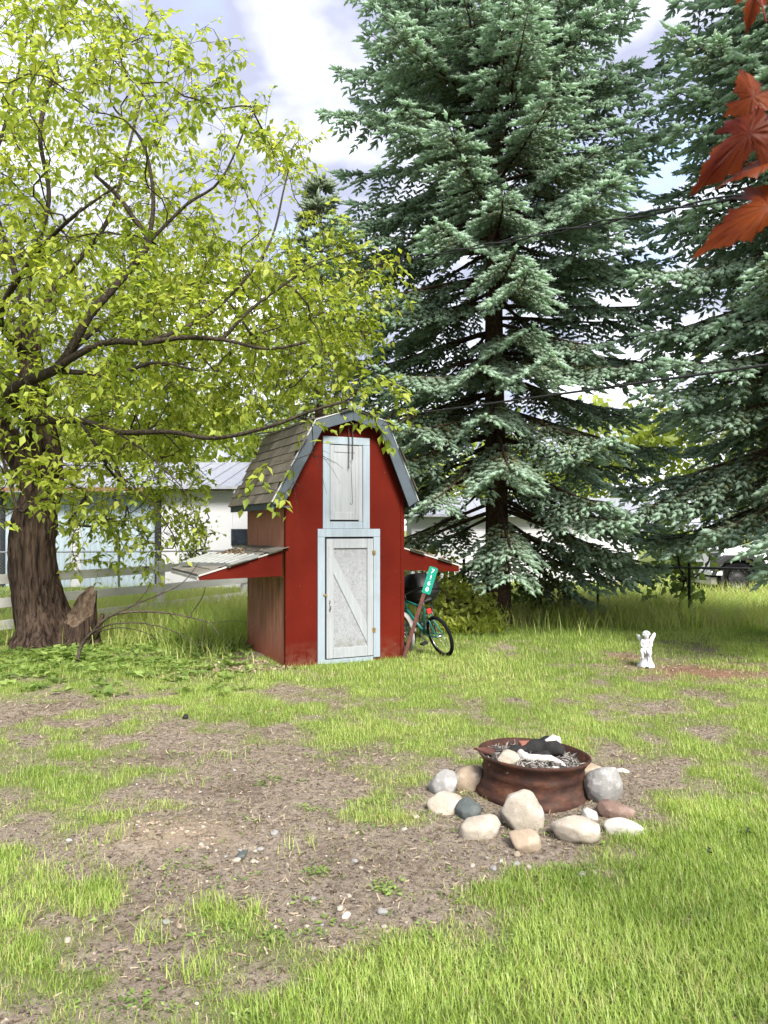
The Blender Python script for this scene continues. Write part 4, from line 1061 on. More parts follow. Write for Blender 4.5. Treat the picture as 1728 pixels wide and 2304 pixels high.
# local x = world X + 11; blue wall from px 0..358 at depth 20
def hx(px, d=20): return (px - 864) / F * d + 11
def hz_(py, d=20): return CAM_H - (py - 1190) / F * d
wall_ribbed(-2.5, hx(158), 0, 2.52, 'siding'); wall_ribbed(hx(182), hx(357), 0, 2.52, 'siding')
MB().box(hx(158), hx(182), .25, .3, 0, 2.52).build('doorway', M['dark'], hs)
MB().box(hx(170), hx(182), .12, .2, 1.35, 2.3).build('door_panel', M['pine'], hs)
MB().box(-2.5, hx(540), .06, 4.2, 0, 2.5).build('inner_wall', M['white_siding'], hs)
MB().box(hx(352), hx(364), -.16, -.04, 0, 2.6).build('downpipe', M['downpipe'], hs, bevel=.01)
MB().box(hx(6), hx(14), -.16, -.04, 0, 2.6).build('downpipe', M['downpipe'], hs, bevel=.01)
rb = MB().prism([(-.55, 2.58), (4.4, 3.62), (4.4, 3.70), (-.55, 2.66)], (-3, 0, 0), (0, 1, 0), (0, 0, 1), (hx(540) + 3.2, 0, 0)).build('roof', M['roof_metal'], hs)
sm_ = MB()
for k in range(30): 
    x = -2.9 + k * .42
    if x < hx(540) + .15: sm_.beam((x, -.55, 2.675), (x, 4.4, 3.715), .03, .03)
sm_.build('roof_seam', M['roof_metal'], rb)
MB().box(-3, hx(345), -.58, -.555, 2.52, 2.62).build('fascia_board', M['pine'], hs)
# white wing with a raised pine gable soffit
MB().box(hx(366), hx(524), -.1, .05, 0, 2.55).build('wing_wall', M['white_siding'], hs)
MB().prism([(hx(345), 2.56), (hx(522), 2.56), (hx(522), 2.70), (hx(400), 2.62), (hx(345), 2.60)], (0, -.35, 0), (1, 0, 0), (0, 0, 1), (0, .4, 0)).build('gable_soffit', M['pine'], hs)
wn_ = MB().box(hx(524), hx(566), -.05, .06, 0, 2.45).build('wing_wall', M['white_siding'], hs)
wf = MB().box(hx(522), hx(563), -.12, -.055, hz_(1227), hz_(1190)).build('window', M['downpipe'], hs)
for k in range(2):
    xa = hx(523) + k * (hx(562) - hx(523)) / 2
    MB().box(xa + .01, xa + .22, -.128, -.122, hz_(1225), hz_(1192)).build('pane', M['glass'], wf)
hs2 = thing('white_garage', 'long white building glimpsed behind the spruce trunk', 'building', (2.0, 22, 0))
MB().box(-1.2, 5.4, 0, 5, 0, 1.95).build('wall', M['white_siding'], hs2)
MB().prism([(-.4, 1.9), (2.5, 2.45), (5.4, 1.9), (5.4, 1.98), (2.5, 2.55), (-.4, 1.98)], (-1.5, 0, 0), (0, 1, 0), (0, 0, 1), (7.2, 0, 0)).build('roof', M['roof_metal'], hs2)
for k in range(6): MB().box(-1.2, 5.4, -.012, -.001, .12 + k * .29, .395 + k * .29).build('plank', M['white_siding'], hs2, bevel=.003)

# ------------------------------------------------------------------ parked off-road car
jp = thing('parked_car', 'white off-road car with big black tyre parked beyond the fence at the right', 'car', (7.98, 17, 0))
def side(poly, y0, y1, nm, mt, par=jp, bev=.02): return MB().prism(poly, (0, y0, 0), (1, 0, 0), (0, 0, 1), (0, y1 - y0, 0)).build(nm, M[mt], par, bevel=bev)
side([(-.35, .62), (.45, .62), (.5, .45), (2.15, .45), (2.2, .62), (3.3, .62), (3.3, 1.1), (1.0, 1.1), (.95, 1.16), (-.35, 1.08)], .12, 1.55, 'body', 'car')
side([(.95, 1.17), (1.35, 1.72), (3.2, 1.72), (3.3, 1.11), (1.0, 1.11)], .2, 1.47, 'cabin', 'car')
side([(1.12, 1.19), (1.42, 1.66), (2.05, 1.66), (2.05, 1.19)], .18, .199, 'side_window', 'glass', bev=.004)
side([(2.12, 1.19), (2.12, 1.66), (3.1, 1.66), (3.2, 1.19)], .18, .199, 'side_window', 'glass', bev=.004)
for x in (0, 2.65):
    side([(x - .62, .5), (x - .52, .82), (x - .3, .96), (x + .3, .96), (x + .5, .82), (x + .62, .5), (x + .54, .5), (x + .44, .74), (x + .26, .87), (x - .26, .87), (x - .44, .74), (x - .54, .5)], -.08, .115, 'wheel_arch', 'black', bev=.01)
MB().box(-.62, -.37, -.02, 1.7, .50, .60).build('bumper', M['car'], jp, bevel=.015)
MB().box(-.60, -.4, 0.1, 1.6, .28, .46).build('lower_bumper', M['steel'], jp, bevel=.015)
MB().box(-.40, -.33, 0.0, 1.6, .24, .62).build('bumper_bracket', M['black'], jp, bevel=.01)
MB().lathe([(.09, -.02), (.1, 0), (.09, .02), (0, .025)], 18, (0, 0, 0)).build('headlight', M['chrome'], jp, True, loc=(-.36, .5, .9)).rotation_euler = (0, R(-90), 0)
for x in (0, 2.65):
    for y in (0.02, 1.45):
        if y < 1: MB().box(x - .5, x + .5, .28, .34, .3, 1.0).build('wheel_well', M['black'], jp)
        w = MB().torus((x, y + .12, .43), .315, .118, 1, 40, 10).build('wheel', M['tyre'], jp, True)
        lg = MB()
        for k in range(28):
            a = 2 * math.pi * k / 28
            for s in (-1, 1):
                c_ = (x + .425 * math.cos(a), .43 + .425 * math.sin(a)); 
                lg.beam((c_[0], y + .12 + s * .02, c_[1]), (c_[0] + .02 * math.cos(a + 1.5), y + .12 + s * .10, c_[1] + .02 * math.sin(a + 1.5)), .04, .03, up=(math.cos(a), 0, math.sin(a)))
        lg.build('tread', M['tyre'], w)
        rm = MB().lathe([(.0, .02), (.06, .03), (.09, .015), (.17, .0), (.21, .03), (.225, .05), (.21, -.02), (.0, -.03)], 28)
        r_o = rm.build('rim', M['black'], w, True); r_o.location = (x, y + .04, .43); r_o.rotation_euler = (R(90), 0, 0)
        bl = MB()
        for k in range(8):
            a = 2 * math.pi * k / 8; bl.lathe([(0, -.012), (.012, 0), (0, .012)], 6, (x + .19 * math.cos(a), y + .0, .43 + .19 * math.sin(a)))
        bl.build('bolts', M['chrome'], w)

# ------------------------------------------------------------------ overhead cables
def cable(name, lab, pts, rad, twist=0.0, sag=.12, strands=1):
    pts = [np.array(p) for p in pts]; p0, p1 = pts
    n_ = 160; t_ = np.linspace(0, 1, n_)
    base = p0 + (p1 - p0) * t_[:, None]; base[:, 2] -= sag * 4 * t_ * (1 - t_)
    L = np.linalg.norm(p1 - p0); mb = MB()
    for s in range(strands):
        ph = 2 * math.pi * s / max(1, strands) + t_ * L / 1.3 * 2 * math.pi
        q = base.copy(); q[:, 2] += twist * np.sin(ph); q[:, 1] += twist * np.cos(ph)
        mb.tube(q, rad, 5, False)
    return tag(mb.build(name, M['cable'], None, True), lab, 'cable', 'overhead cables')
def ends(a, b, d0, d1):
    """extend the straight line through two seen points to depths d0 and d1"""
    a, b = np.array(a), np.array(b); d = b - a
    return [a + d * ((d0 - a[1]) / d[1]), a + d * ((d1 - a[1]) / d[1])]
cable('overhead_cable', 'upper twisted pair of black cables crossing in front of the spruces', ends(at(870, 578, 11.0), at(1728, 412, 5.6), 30, 2.2), .0085, .02, .12, 2)
cable('overhead_cable', 'lower single black cable running from the shed peak to the right', ends(at(840, 926, 11.0), at(1728, 803, 6.0), 26, 2.2), .0125, .0, .12, 1)

# ------------------------------------------------------------------ branch networks
LEAF_V = [(0, 0, 0), (.42, .5, .08), (.42, -.5, .08), (.48, 0, -.02), (1.0, 0, -.12)]
LEAF_F = [(0, 3, 1), (0, 2, 3), (3, 4, 1), (3, 2, 4)]
def leaf_template(w, curl=1.0):
    return [(x, y * w, z * curl) for x, y, z in LEAF_V], LEAF_F

def bez(pts, step=0.15):
    """resample a polyline smoothly"""
    p = np.array(pts, float); n = len(p)
    if n < 3: t = np.linspace(0, 1, max(2, int(np.linalg.norm(p[1] - p[0]) / step)))[:, None]; return p[0] + (p[-1] - p[0]) * t
    out = []
    for i in range(n - 1):
        a, b, c, d = p[max(i - 1, 0)], p[i], p[i + 1], p[min(i + 2, n - 1)]
        k = max(2, int(np.linalg.norm(c - b) / step))
        for t in np.arange(k) / k:
            out.append(0.5 * ((2 * b) + (c - a) * t + (2 * a - 5 * b + 4 * c - d) * t * t + (3 * b - a - 3 * c + d) * t ** 3))
    out.append(p[-1]); return np.array(out)

class Net:
    def __init__(self): self.p = []; self.par = []; self.minr = []
    def chain(self, pts, start=None, minr=0.0):
        prev = start
        for q in pts:
            self.p.append(np.array(q, float)); self.par.append(-1 if prev is None else prev); self.minr.append(minr); prev = len(self.p) - 1
        return prev
    def nearest(self, q):
        d = np.linalg.norm(np.array(self.p) - q, axis=1); return int(np.argmin(d)), float(d.min())
    def grow(self, targets, wob=0.08, root=None, step=0.14, bias=0.25):
        """join every target to the network with a bending branch, nearest targets first"""
        P_ = np.array(self.p); arr = np.zeros((len(P_) + len(targets) * 14, 3)); n = len(P_); arr[:n] = P_
        T = np.array(targets); order = np.argsort(np.linalg.norm(T[:, None] - P_[None, ::3], axis=2).min(1)); tips = []
        rs = np.random.default_rng(5)
        for i in order:
            q = T[i]; d = np.linalg.norm(arr[:n] - q, axis=1)
            pref = d + bias * np.clip(arr[:n, 2] - q[2], -1, 2)       # branches prefer to rise from below
            j = int(np.argmin(pref)); L = d[j]
            if L < 0.08: continue
            a = arr[j]; pj = self.par[j]
            tan = norm(a - arr[pj]) if pj >= 0 else norm(q - a)
            k = max(2, min(13, int(L / step))); t = (np.arange(k) + 1) / k
            mid = a + tan * L * .35 + rs.normal(0, wob * L, 3) + np.array([0, 0, .10 * L])
            pts = ((1 - t) ** 2)[:, None] * a + (2 * t * (1 - t))[:, None] * mid + (t ** 2)[:, None] * q
            pts[:-1] += rs.normal(0, .012, (k - 1, 3))
            for r in pts:
                arr[n] = r; self.p.append(r); self.par.append(j); self.minr.append(0.0); j = n; n += 1
                if n >= len(arr): arr = np.concatenate([arr, np.zeros((2000, 3))])
            tips.append(n - 1)
        return tips
    def radii(self, r0=0.0035, e=0.46):
        n = len(self.p); w = np.zeros(n); ch = [0] * n
        for i in range(n):
            if self.par[i] >= 0: ch[self.par[i]] += 1
        for i in range(n - 1, -1, -1):
            if ch[i] == 0: w[i] += 1
            if self.par[i] >= 0: w[self.par[i]] += w[i]
        self.w = w; self.r = np.maximum(r0 * w ** e, self.minr); return self.r
    def mesh(self, rmin=0.0, rmax=9, sides=None):
        """tubes along the heaviest child"""
        n = len(self.p); kids = [[] for _ in range(n)]
        for i in range(n):
            if self.par[i] >= 0: kids[self.par[i]].append(i)
        mb = MB(); starts = [i for i in range(n) if self.par[i] < 0]; st = [(s, None) for s in starts]
        while st:
            i, pre = st.pop(); path = [] if pre is None else [pre]; 
            while True:
                path.append(i)
                if not kids[i]: break
                ks = sorted(kids[i], key=lambda q: -self.w[q])
                for q in ks[1:]: st.append((q, i))
                i = ks[0]
            rr = [min(self.r[q], self.r[path[1]] if (pre is not None and k == 0) else 9) for k, q in enumerate(path)]
            if len(path) < 2: continue
            mx_ = max(rr); sd = 9 if mx_ > .06 else 6 if mx_ > .02 else 4 if mx_ > .008 else 3
            mb.tube([self.p[q] for q in path], rr, sd, False)
        return mb

def build_tubes(name, mb, mat, parent, loc):
    V = np.array(mb.v) - np.array(loc); q = np.array(mb.f, np.int32)
    return np_mesh(name, V, q, mat, parent, None, True)

def leaves_on(net, idx, per, length, size, droop=0.5, spread=0.9, var0=0.0, seed=1):
    """twigs with alternate leaves at network nodes idx -> positions, matrices, vars, twig tubes"""
    rs = np.random.default_rng(seed); Ps = []; Ds = []; Ss = []; Vs = []; tw = MB()
    for i in idx:
        p = net.p[i]; pj = net.par[i]; tan = norm(p - net.p[pj]) if pj >= 0 else np.array([0, 0, 1.0])
        tone = rs.normal(0, .10)
        for k in range(per):
            d = norm(tan * .6 + rs.normal(0, spread * .6, 3)); L = length * rs.uniform(.5, 1.2)
            n = max(4, int(L / .056)); t = np.linspace(0, 1, n)
            path = p + d * (L * t)[:, None] + np.array([0, 0, -droop * L * .5]) * (t ** 2)[:, None]
            tw.tube(path[[0, n // 2, n - 1]], [.0032, .0025, .0015], 3, False)
            for m in range(1, n):
                for s in ((-1, 1) if rs.random() < .35 else ((1,) if m % 2 else (-1,))):
                    side_ = norm(np.cross(d, [0, 0, 1]) + 1e-6) * s
                    ld = norm(d * .45 + side_ * .75 + np.array([0, 0, -droop * rs.uniform(.3, 1.6)]) + rs.normal(0, .25, 3))
                    Ps.append(path[m]); Ds.append(ld); Ss.append(size * rs.uniform(.55, 1.15)); Vs.append(.5 + tone + rs.normal(0, .19) + var0)
    return np.array(Ps), np.array(Ds), np.array(Ss), np.clip(np.array(Vs), 0.02, .98), tw

# ------------------------------------------------------------------ the old broadleaf tree at the left
TB = gat(104, 1452)
tree = thing('broadleaf_tree', 'old broadleaf tree with shaggy leaning trunk and yellow-green leaves', 'tree', TB)
# trunk: two stems out of one swollen base, with furrowed bark
def trunk_mesh(path, rad, seg=56, step=0.035, ridge=0.05, seed=1, flare=0.35, low=0.0):
    P_ = bez(path, step); t = np.linspace(0, 1, len(P_)); R_ = np.interp(t, np.linspace(0, 1, len(rad)), rad)
    T = norm(np.gradient(P_, axis=0)); vs = []
    s = np.array([1.0, 0, 0])
    a = np.linspace(0, 2 * math.pi, seg, endpoint=False)
    for i in range(len(P_)):
        s = norm(s - T[i] * np.dot(s, T[i])); u = np.cross(T[i], s)
        ring_ = np.cos(a)[:, None] * s + np.sin(a)[:, None] * u
        z = P_[i][2]
        fl = flare * math.exp(-max(z - low, 0) / .22) * (0.55 + 0.45 * np.sin(a * 5 + seed) + .25 * np.sin(a * 3 + 1.7)) if flare else 0
        q = np.stack([np.cos(a) * 2.2, np.sin(a) * 2.2, np.full(seg, z * .7)], 1)
        lump = fbm(q * .8 + seed, 3, seed) - .5
        q2 = np.stack([np.cos(a) * 7.5, np.sin(a) * 7.5, np.full(seg, z * 1.9)], 1)
        rd = np.abs(fbm(q2 + seed * 3, 3, seed + 3) - .5) * 2
        vs.append(P_[i] + ring_ * (R_[i] * (1 + .35 * lump + fl) + ridge * (rd - .35))[:, None])
    vs = np.concatenate(vs); m = len(P_)
    i_, k_ = np.meshgrid(np.arange(m - 1), np.arange(seg), indexing='ij'); i_, k_ = i_.ravel(), k_.ravel()
    return vs, np.stack([i_ * seg + k_, i_ * seg + (k_ + 1) % seg, (i_ + 1) * seg + (k_ + 1) % seg, (i_ + 1) * seg + k_], 1)
tp = [TB + np.array([0, 0, -.1]), at(102, 1400, 10.1), at(80, 1310, 10.1), at(76, 1220, 10.1), at(90, 1130, 10.1), at(104, 1050, 10.1), at(92, 960, 10.1), at(74, 850, 10.15), at(62, 740, 10.2)]
v1, f1 = trunk_mesh(tp, [.40, .325, .295, .29, .235, .19, .17, .15, .13], 84, .022, .10, 2, .26)
sp = [at(100, 1130, 10.05), at(66, 1065, 9.95), at(24, 995, 9.85), at(-30, 930, 9.8), at(-120, 830, 9.7), at(-190, 700, 9.6)]
v2, f2 = trunk_mesh(sp, [.20, .17, .15, .14, .12, .10], 36, .05, .03, 4, 0)
np_mesh('trunk', np.concatenate([v1, v2]) - TB, np.concatenate([f1, f2 + len(v1)]), M['bark'], tree, None, True)
net = Net()
e = net.chain(bez(tp[5:], .12)); top = e
i_top = e
net.chain(bez([tp[-1], at(70, 600, 10.3), at(110, 450, 10.4), at(90, 300, 10.4), at(120, 160, 10.4)], .15), e, .03)
e2 = net.chain(bez(sp[2:], .15), None)
net.chain(bez([sp[-1], at(-260, 520, 9.4), at(-300, 300, 9.4)], .18), e2, .03)
LIMBS = [  # (pixel x, pixel y, depth) along each big limb, base radius
    ([(70, 930, 10.0), (20, 890, 9.5), (60, 858, 9.2), (135, 822, 8.9), (200, 712, 8.8), (245, 660, 8.9), (300, 598, 9.0), (335, 545, 9.1), (300, 490, 9.3), (265, 440, 9.4), (215, 395, 9.5)], .075),
    ([(335, 545, 9.1), (420, 460, 9.2), (500, 400, 9.3), (575, 230, 9.4)], .022),
    ([(335, 545, 9.1), (345, 440, 9.3), (320, 320, 9.5), (250, 230, 9.6), (255, 140, 9.7)], .028),
    ([(135, 822, 8.9), (205, 782, 8.7), (262, 768, 8.6), (330, 772, 8.4), (402, 760, 8.3), (500, 764, 8.2), (600, 785, 8.0), (690, 770, 8.0)], .042),
    ([(110, 835, 9.0), (180, 838, 8.9), (255, 845, 8.7), (310, 826, 8.6), (360, 815, 8.5), (450, 836, 8.4)], .036),
    ([(80, 990, 10.05), (70, 955, 9.7), (180, 946, 9.2), (262, 972, 8.9), (385, 972, 8.6), (480, 986, 8.3), (600, 962, 8.0), (700, 925, 7.8), (770, 905, 7.7)], .050),
    ([(70, 880, 10.1), (150, 800, 10.6), (270, 700, 11.2), (420, 640, 11.6), (560, 640, 12.0)], .05),
    ([(64, 760, 10.2), (130, 640, 10.8), (240, 500, 11.3), (290, 330, 11.6), (330, 170, 11.8)], .05),
    ([(66, 800, 10.15), (0, 720, 9.4), (60, 600, 8.6), (150, 500, 8.0), (260, 420, 7.7)], .05),
    ([(64, 760, 10.2), (30, 600, 10.6), (-20, 420, 11), (20, 250, 11.2), (60, 90, 11.3)], .05),
    ([(500, 764, 8.2), (560, 700, 8.2), (640, 640, 8.3), (720, 590, 8.4), (820, 560, 8.5)], .02),
    ([(330, 772, 8.4), (480, 700, 8.9), (600, 560, 9.3), (640, 420, 9.6), (660, 330, 9.7)], .026),
    ([(262, 972, 8.9), (330, 1020, 8.6), (420, 1110, 8.3), (440, 1180, 8.2)], .014),
    ([(0, 1010, 9.8), (20, 1080, 9.2), (40, 1150, 8.8)], .012),
    ([(180, 946, 9.2), (250, 1050, 8.9), (340, 1130, 8.9), (400, 1220, 8.8)], .012),
]
for pts, r in LIMBS:
    P_ = bez([at(*q) for q in pts], .14)
    j, _ = net.nearest(P_[0])
    s_ = len(net.p); net.chain(P_[1:], j)
    for k in range(s_, len(net.p)): net.minr[k] = r * (1 - .75 * (k - s_) / max(1, len(net.p) - s_))
# crown volume: an ellipsoid, ragged at its right and top edge
EDGE = [(-400, -60), (90, 5), (130, -60), (300, 10), (470, 30), (500, 90), (560, 120), (600, 250), (690, 290), (715, 440), (790, 520), (880, 570), (905, 620), (870, 690), (820, 760), (850, 860), (880, 930), (860, 985), (740, 990), (690, 1040), (590, 1100), (560, 1170), (450, 1250), (300, 1290), (150, 1290), (60, 1300), (-400, 1330)]
def inside(px, py, poly):
    c = np.zeros(len(px), bool); n = len(poly)
    for i in range(n):
        x0, y0 = poly[i]; x1, y1 = poly[(i + 1) % n]
        cond = ((y0 > py) != (y1 > py)) & (px < (x1 - x0) * (py - y0) / (y1 - y0 + 1e-9) + x0); c ^= cond
    return c
rs = np.random.default_rng(11)
cand = rs.uniform(-1, 1, (40000, 3)); rr_ = np.linalg.norm(cand, axis=1); cand = cand[(rr_ < 1) & (rr_ > .25)]
Q = cand * np.array([5.0, 3.4, 5.0]) + np.array([-4.6, 10.2, 5.4])
px = 864 + F * Q[:, 0] / Q[:, 1]; py = 1190 - F * (Q[:, 2] - CAM_H) / Q[:, 1]
ok = inside(px, py, EDGE) & (Q[:, 2] > .9)
# keep the trunk and the gap under the crown in view: few twigs low down
low_ = py > 1010
ok &= ~(low_ & (rs.random(len(py)) < np.where(px < 480, .22, .86)))
ok &= ~((py > 1200) & (rs.random(len(py)) < .6))
ok &= ~((py < 520) & (rs.random(len(py)) < .5 + .15 * (px > 350)))
ok &= ~((px > 560) & (py > 940) & (Q[:, 1] > 8.1))
shx = (Q[:, 0] > -2.6) & (Q[:, 1] > 8.3) & (Q[:, 2] < 3.15)     # nothing grows inside the shed
ok &= ~shx
Q = Q[ok]
fm = fbm(Q * .9, 3, 31); Q = Q[fm > .455]
px = 864 + F * Q[:, 0] / Q[:, 1]; py = 1190 - F * (Q[:, 2] - CAM_H) / Q[:, 1]
Q = Q[~((py > 690) & (py < 970) & (px < 560) & (Q[:, 1] < 9.4) & (rs.random(len(Q)) < .68))]
vis = 864 + F * Q[:, 0] / Q[:, 1] > -120
Q = np.concatenate([Q[vis][:2050], Q[~vis][:250]])
# a few sprays hanging in front of the gable
Q = np.concatenate([Q, np.array([at(*q) for q in [(705, 1010, 8.0), (640, 1110, 7.9), (690, 940, 7.9), (760, 900, 7.7), (830, 915, 7.7), (880, 930, 7.8), (850, 960, 7.7), (800, 880, 7.8), (610, 1040, 7.8), (580, 1080, 7.7), (900, 905, 7.9), (660, 1085, 7.9), (725, 1025, 8.0)]])])
tips = net.grow(list(Q), .09)
net.radii(.0036, .45)
build_tubes('limbs', net.mesh(), M['limb'], tree, TB)
allidx = np.array(tips)
idx2 = np.array([i for i in range(len(net.p)) if net.w[i] <= 3 and i not in set(tips)]); rs.shuffle(idx2)
P1, D1, S1, V1, tw1 = leaves_on(net, allidx, 3, .36, .122, .55, .9, 0, 1)
P2, D2, S2, V2, tw2 = leaves_on(net, idx2[:2200], 1, .28, .115, .55, 1.0, 0, 2)
Pl = np.concatenate([P1, P2]); Dl = np.concatenate([D1, D2]); Sl = np.concatenate([S1, S2]); Vl = np.concatenate([V1, V2])
ppx = 864 + F * Pl[:, 0] / Pl[:, 1]; ppy = 1190 - F * (Pl[:, 2] - CAM_H) / Pl[:, 1]
inshed = (Pl[:, 0] > -2.3) & (Pl[:, 1] > 8.25) & (Pl[:, 2] < 3.05)
front = (ppx > 655) & (ppx < 930) & (ppy > 1010)
k_ = ~inshed & ~front; Pl, Dl, Sl, Vl = Pl[k_], Dl[k_], Sl[k_], Vl[k_]
Vl = np.clip(Vl + .06 - .10 * (fbm(Pl * .8, 2, 77) - .5) * 4, .02, .98)
print('leaves', len(Pl))
tv, tf = leaf_template(.52)
scatter('leaves', tv, tf, Pl, frames(Dl, np.random.default_rng(3).normal(0, .5, len(Pl))) * Sl[:, None, None], M['leaf'], tree, Vl, TB)['kind'] = 'stuff'
for nm, tw in (('twigs', tw1), ('twigs', tw2)):
    build_tubes(nm, tw, M['limb'], tree, TB)['kind'] = 'stuff'

# broken stump beside the trunk
SB = gat(178, 1452); SB[1] -= 0.0
stp = thing('tree_stump', 'jagged broken stump beside the shaggy tree trunk', 'stump', SB)
seg = 52; lv = 22; vs = []
a = np.linspace(0, 2 * math.pi, seg, endpoint=False)
ht = .44 + .30 / (1 + np.exp(-9 * (np.cos(a - R(60)) - .35))) - .14 * np.clip(np.cos(a - R(250)), 0, 1) + .10 * (vnoise(np.stack([np.cos(a) * 3, np.sin(a) * 3, a * 0], 1), 3) - .5)
for i in range(lv + 1):
    t = i / lv; z = ht * t
    q2 = np.stack([np.cos(a) * 5.5, np.sin(a) * 5.5, z * 2], 1); rd = np.abs(fbm(q2, 3, 8) - .5) * 2
    r = .225 * (1 + .5 * np.exp(-z / .15) * (.6 + .4 * np.sin(a * 4 + 1)) - .1 * t) + .05 * (rd - .35)
    vs.append(np.stack([r * np.cos(a) + .05 * z, r * np.sin(a), z - .05 * (1 - t)], 1))
vs = np.concatenate(vs); i_, k_ = np.meshgrid(np.arange(lv), np.arange(seg), indexing='ij'); i_, k_ = i_.ravel(), k_.ravel()
np_mesh('bark', vs, np.stack([i_ * seg + k_, i_ * seg + (k_ + 1) % seg, (i_ + 1) * seg + (k_ + 1) % seg, (i_ + 1) * seg + k_], 1), M['bark'], stp, None, True)
rimv = vs[-seg:]; cen = rimv.mean(0) + np.array([-.02, -.04, -.12]); vv = []
for i in range(9):
    t = i / 8; q = rimv * (1 - t) + cen * t; q[:, 2] += .05 * (fbm(q * 16, 3, 9) - .5) * (1 if 0 < i else 0); vv.append(q * np.array([.995, .995, 1]))
vv = np.concatenate(vv); i_, k_ = np.meshgrid(np.arange(8), np.arange(seg), indexing='ij'); i_, k_ = i_.ravel(), k_.ravel()
np_mesh('broken_top', vv, np.stack([i_ * seg + k_, i_ * seg + (k_ + 1) % seg, (i_ + 1) * seg + (k_ + 1) % seg, (i_ + 1) * seg + k_], 1), M['rawwood'], stp, None, True)
MB().tube([(.2, -.02, .1), (.27, -.04, .22), (.33, -.05, .42)], [.06, .045, .03], 8).build('snag', M['bark'], stp, True)

# fallen dead branch arching out of the ground cover
fbn = Net(); b0 = gat(172, 1498); b0[2] = -.02
m0 = fbn.chain(bez([b0, at(182, 1455, 8.6), at(215, 1415, 8.5), at(250, 1385, 8.5), at(310, 1376, 8.5), at(380, 1380, 8.5), at(440, 1392, 8.5), at(472, 1402, 8.5), at(492, 1428, 8.5)], .06))
for pts, r in (([(190, 1442, 8.55), (235, 1395, 8.4), (300, 1362, 8.3), (365, 1335, 8.2), (410, 1312, 8.2), (445, 1270, 8.1)], .016), ([(205, 1424, 8.5), (250, 1405, 8.3), (320, 1402, 8.2), (390, 1420, 8.1), (455, 1455, 8.0)], .010), ([(210, 1425, 8.5), (270, 1412, 8.6), (330, 1425, 8.6), (365, 1447, 8.6)], .008),
               ([(472, 1402, 8.5), (520, 1397, 8.7), (556, 1400, 8.9)], .005), ([(452, 1396, 8.5), (455, 1430, 8.5), (446, 1450, 8.5)], .006), ([(425, 1388, 8.5), (455, 1345, 8.5), (462, 1320, 8.5)], .008), ([(300, 1362, 8.3), (330, 1330, 8.3), (350, 1280, 8.3)], .006), ([(380, 1380, 8.5), (420, 1420, 8.6)], .004), ([(330, 1402, 8.2), (370, 1440, 8.1)], .004)):
    P_ = bez([at(*q) for q in pts], .06); j, _ = fbn.nearest(P_[0]); s_ = len(fbn.p); fbn.chain(P_[1:], j)
    for k in range(s_, len(fbn.p)): fbn.minr[k] = r * (1 - .7 * (k - s_) / max(1, len(fbn.p) - s_))
for k in range(m0 + 1): fbn.minr[k] = .022 * (1 - .75 * k / m0)
fbn.radii(.003, .4)
fo = thing('fallen_branch', 'grey dead branch arching from the weeds by the stump towards the shed', 'branch', b0)
build_tubes('branch', fbn.mesh(), M['deadwood'], fo, b0)

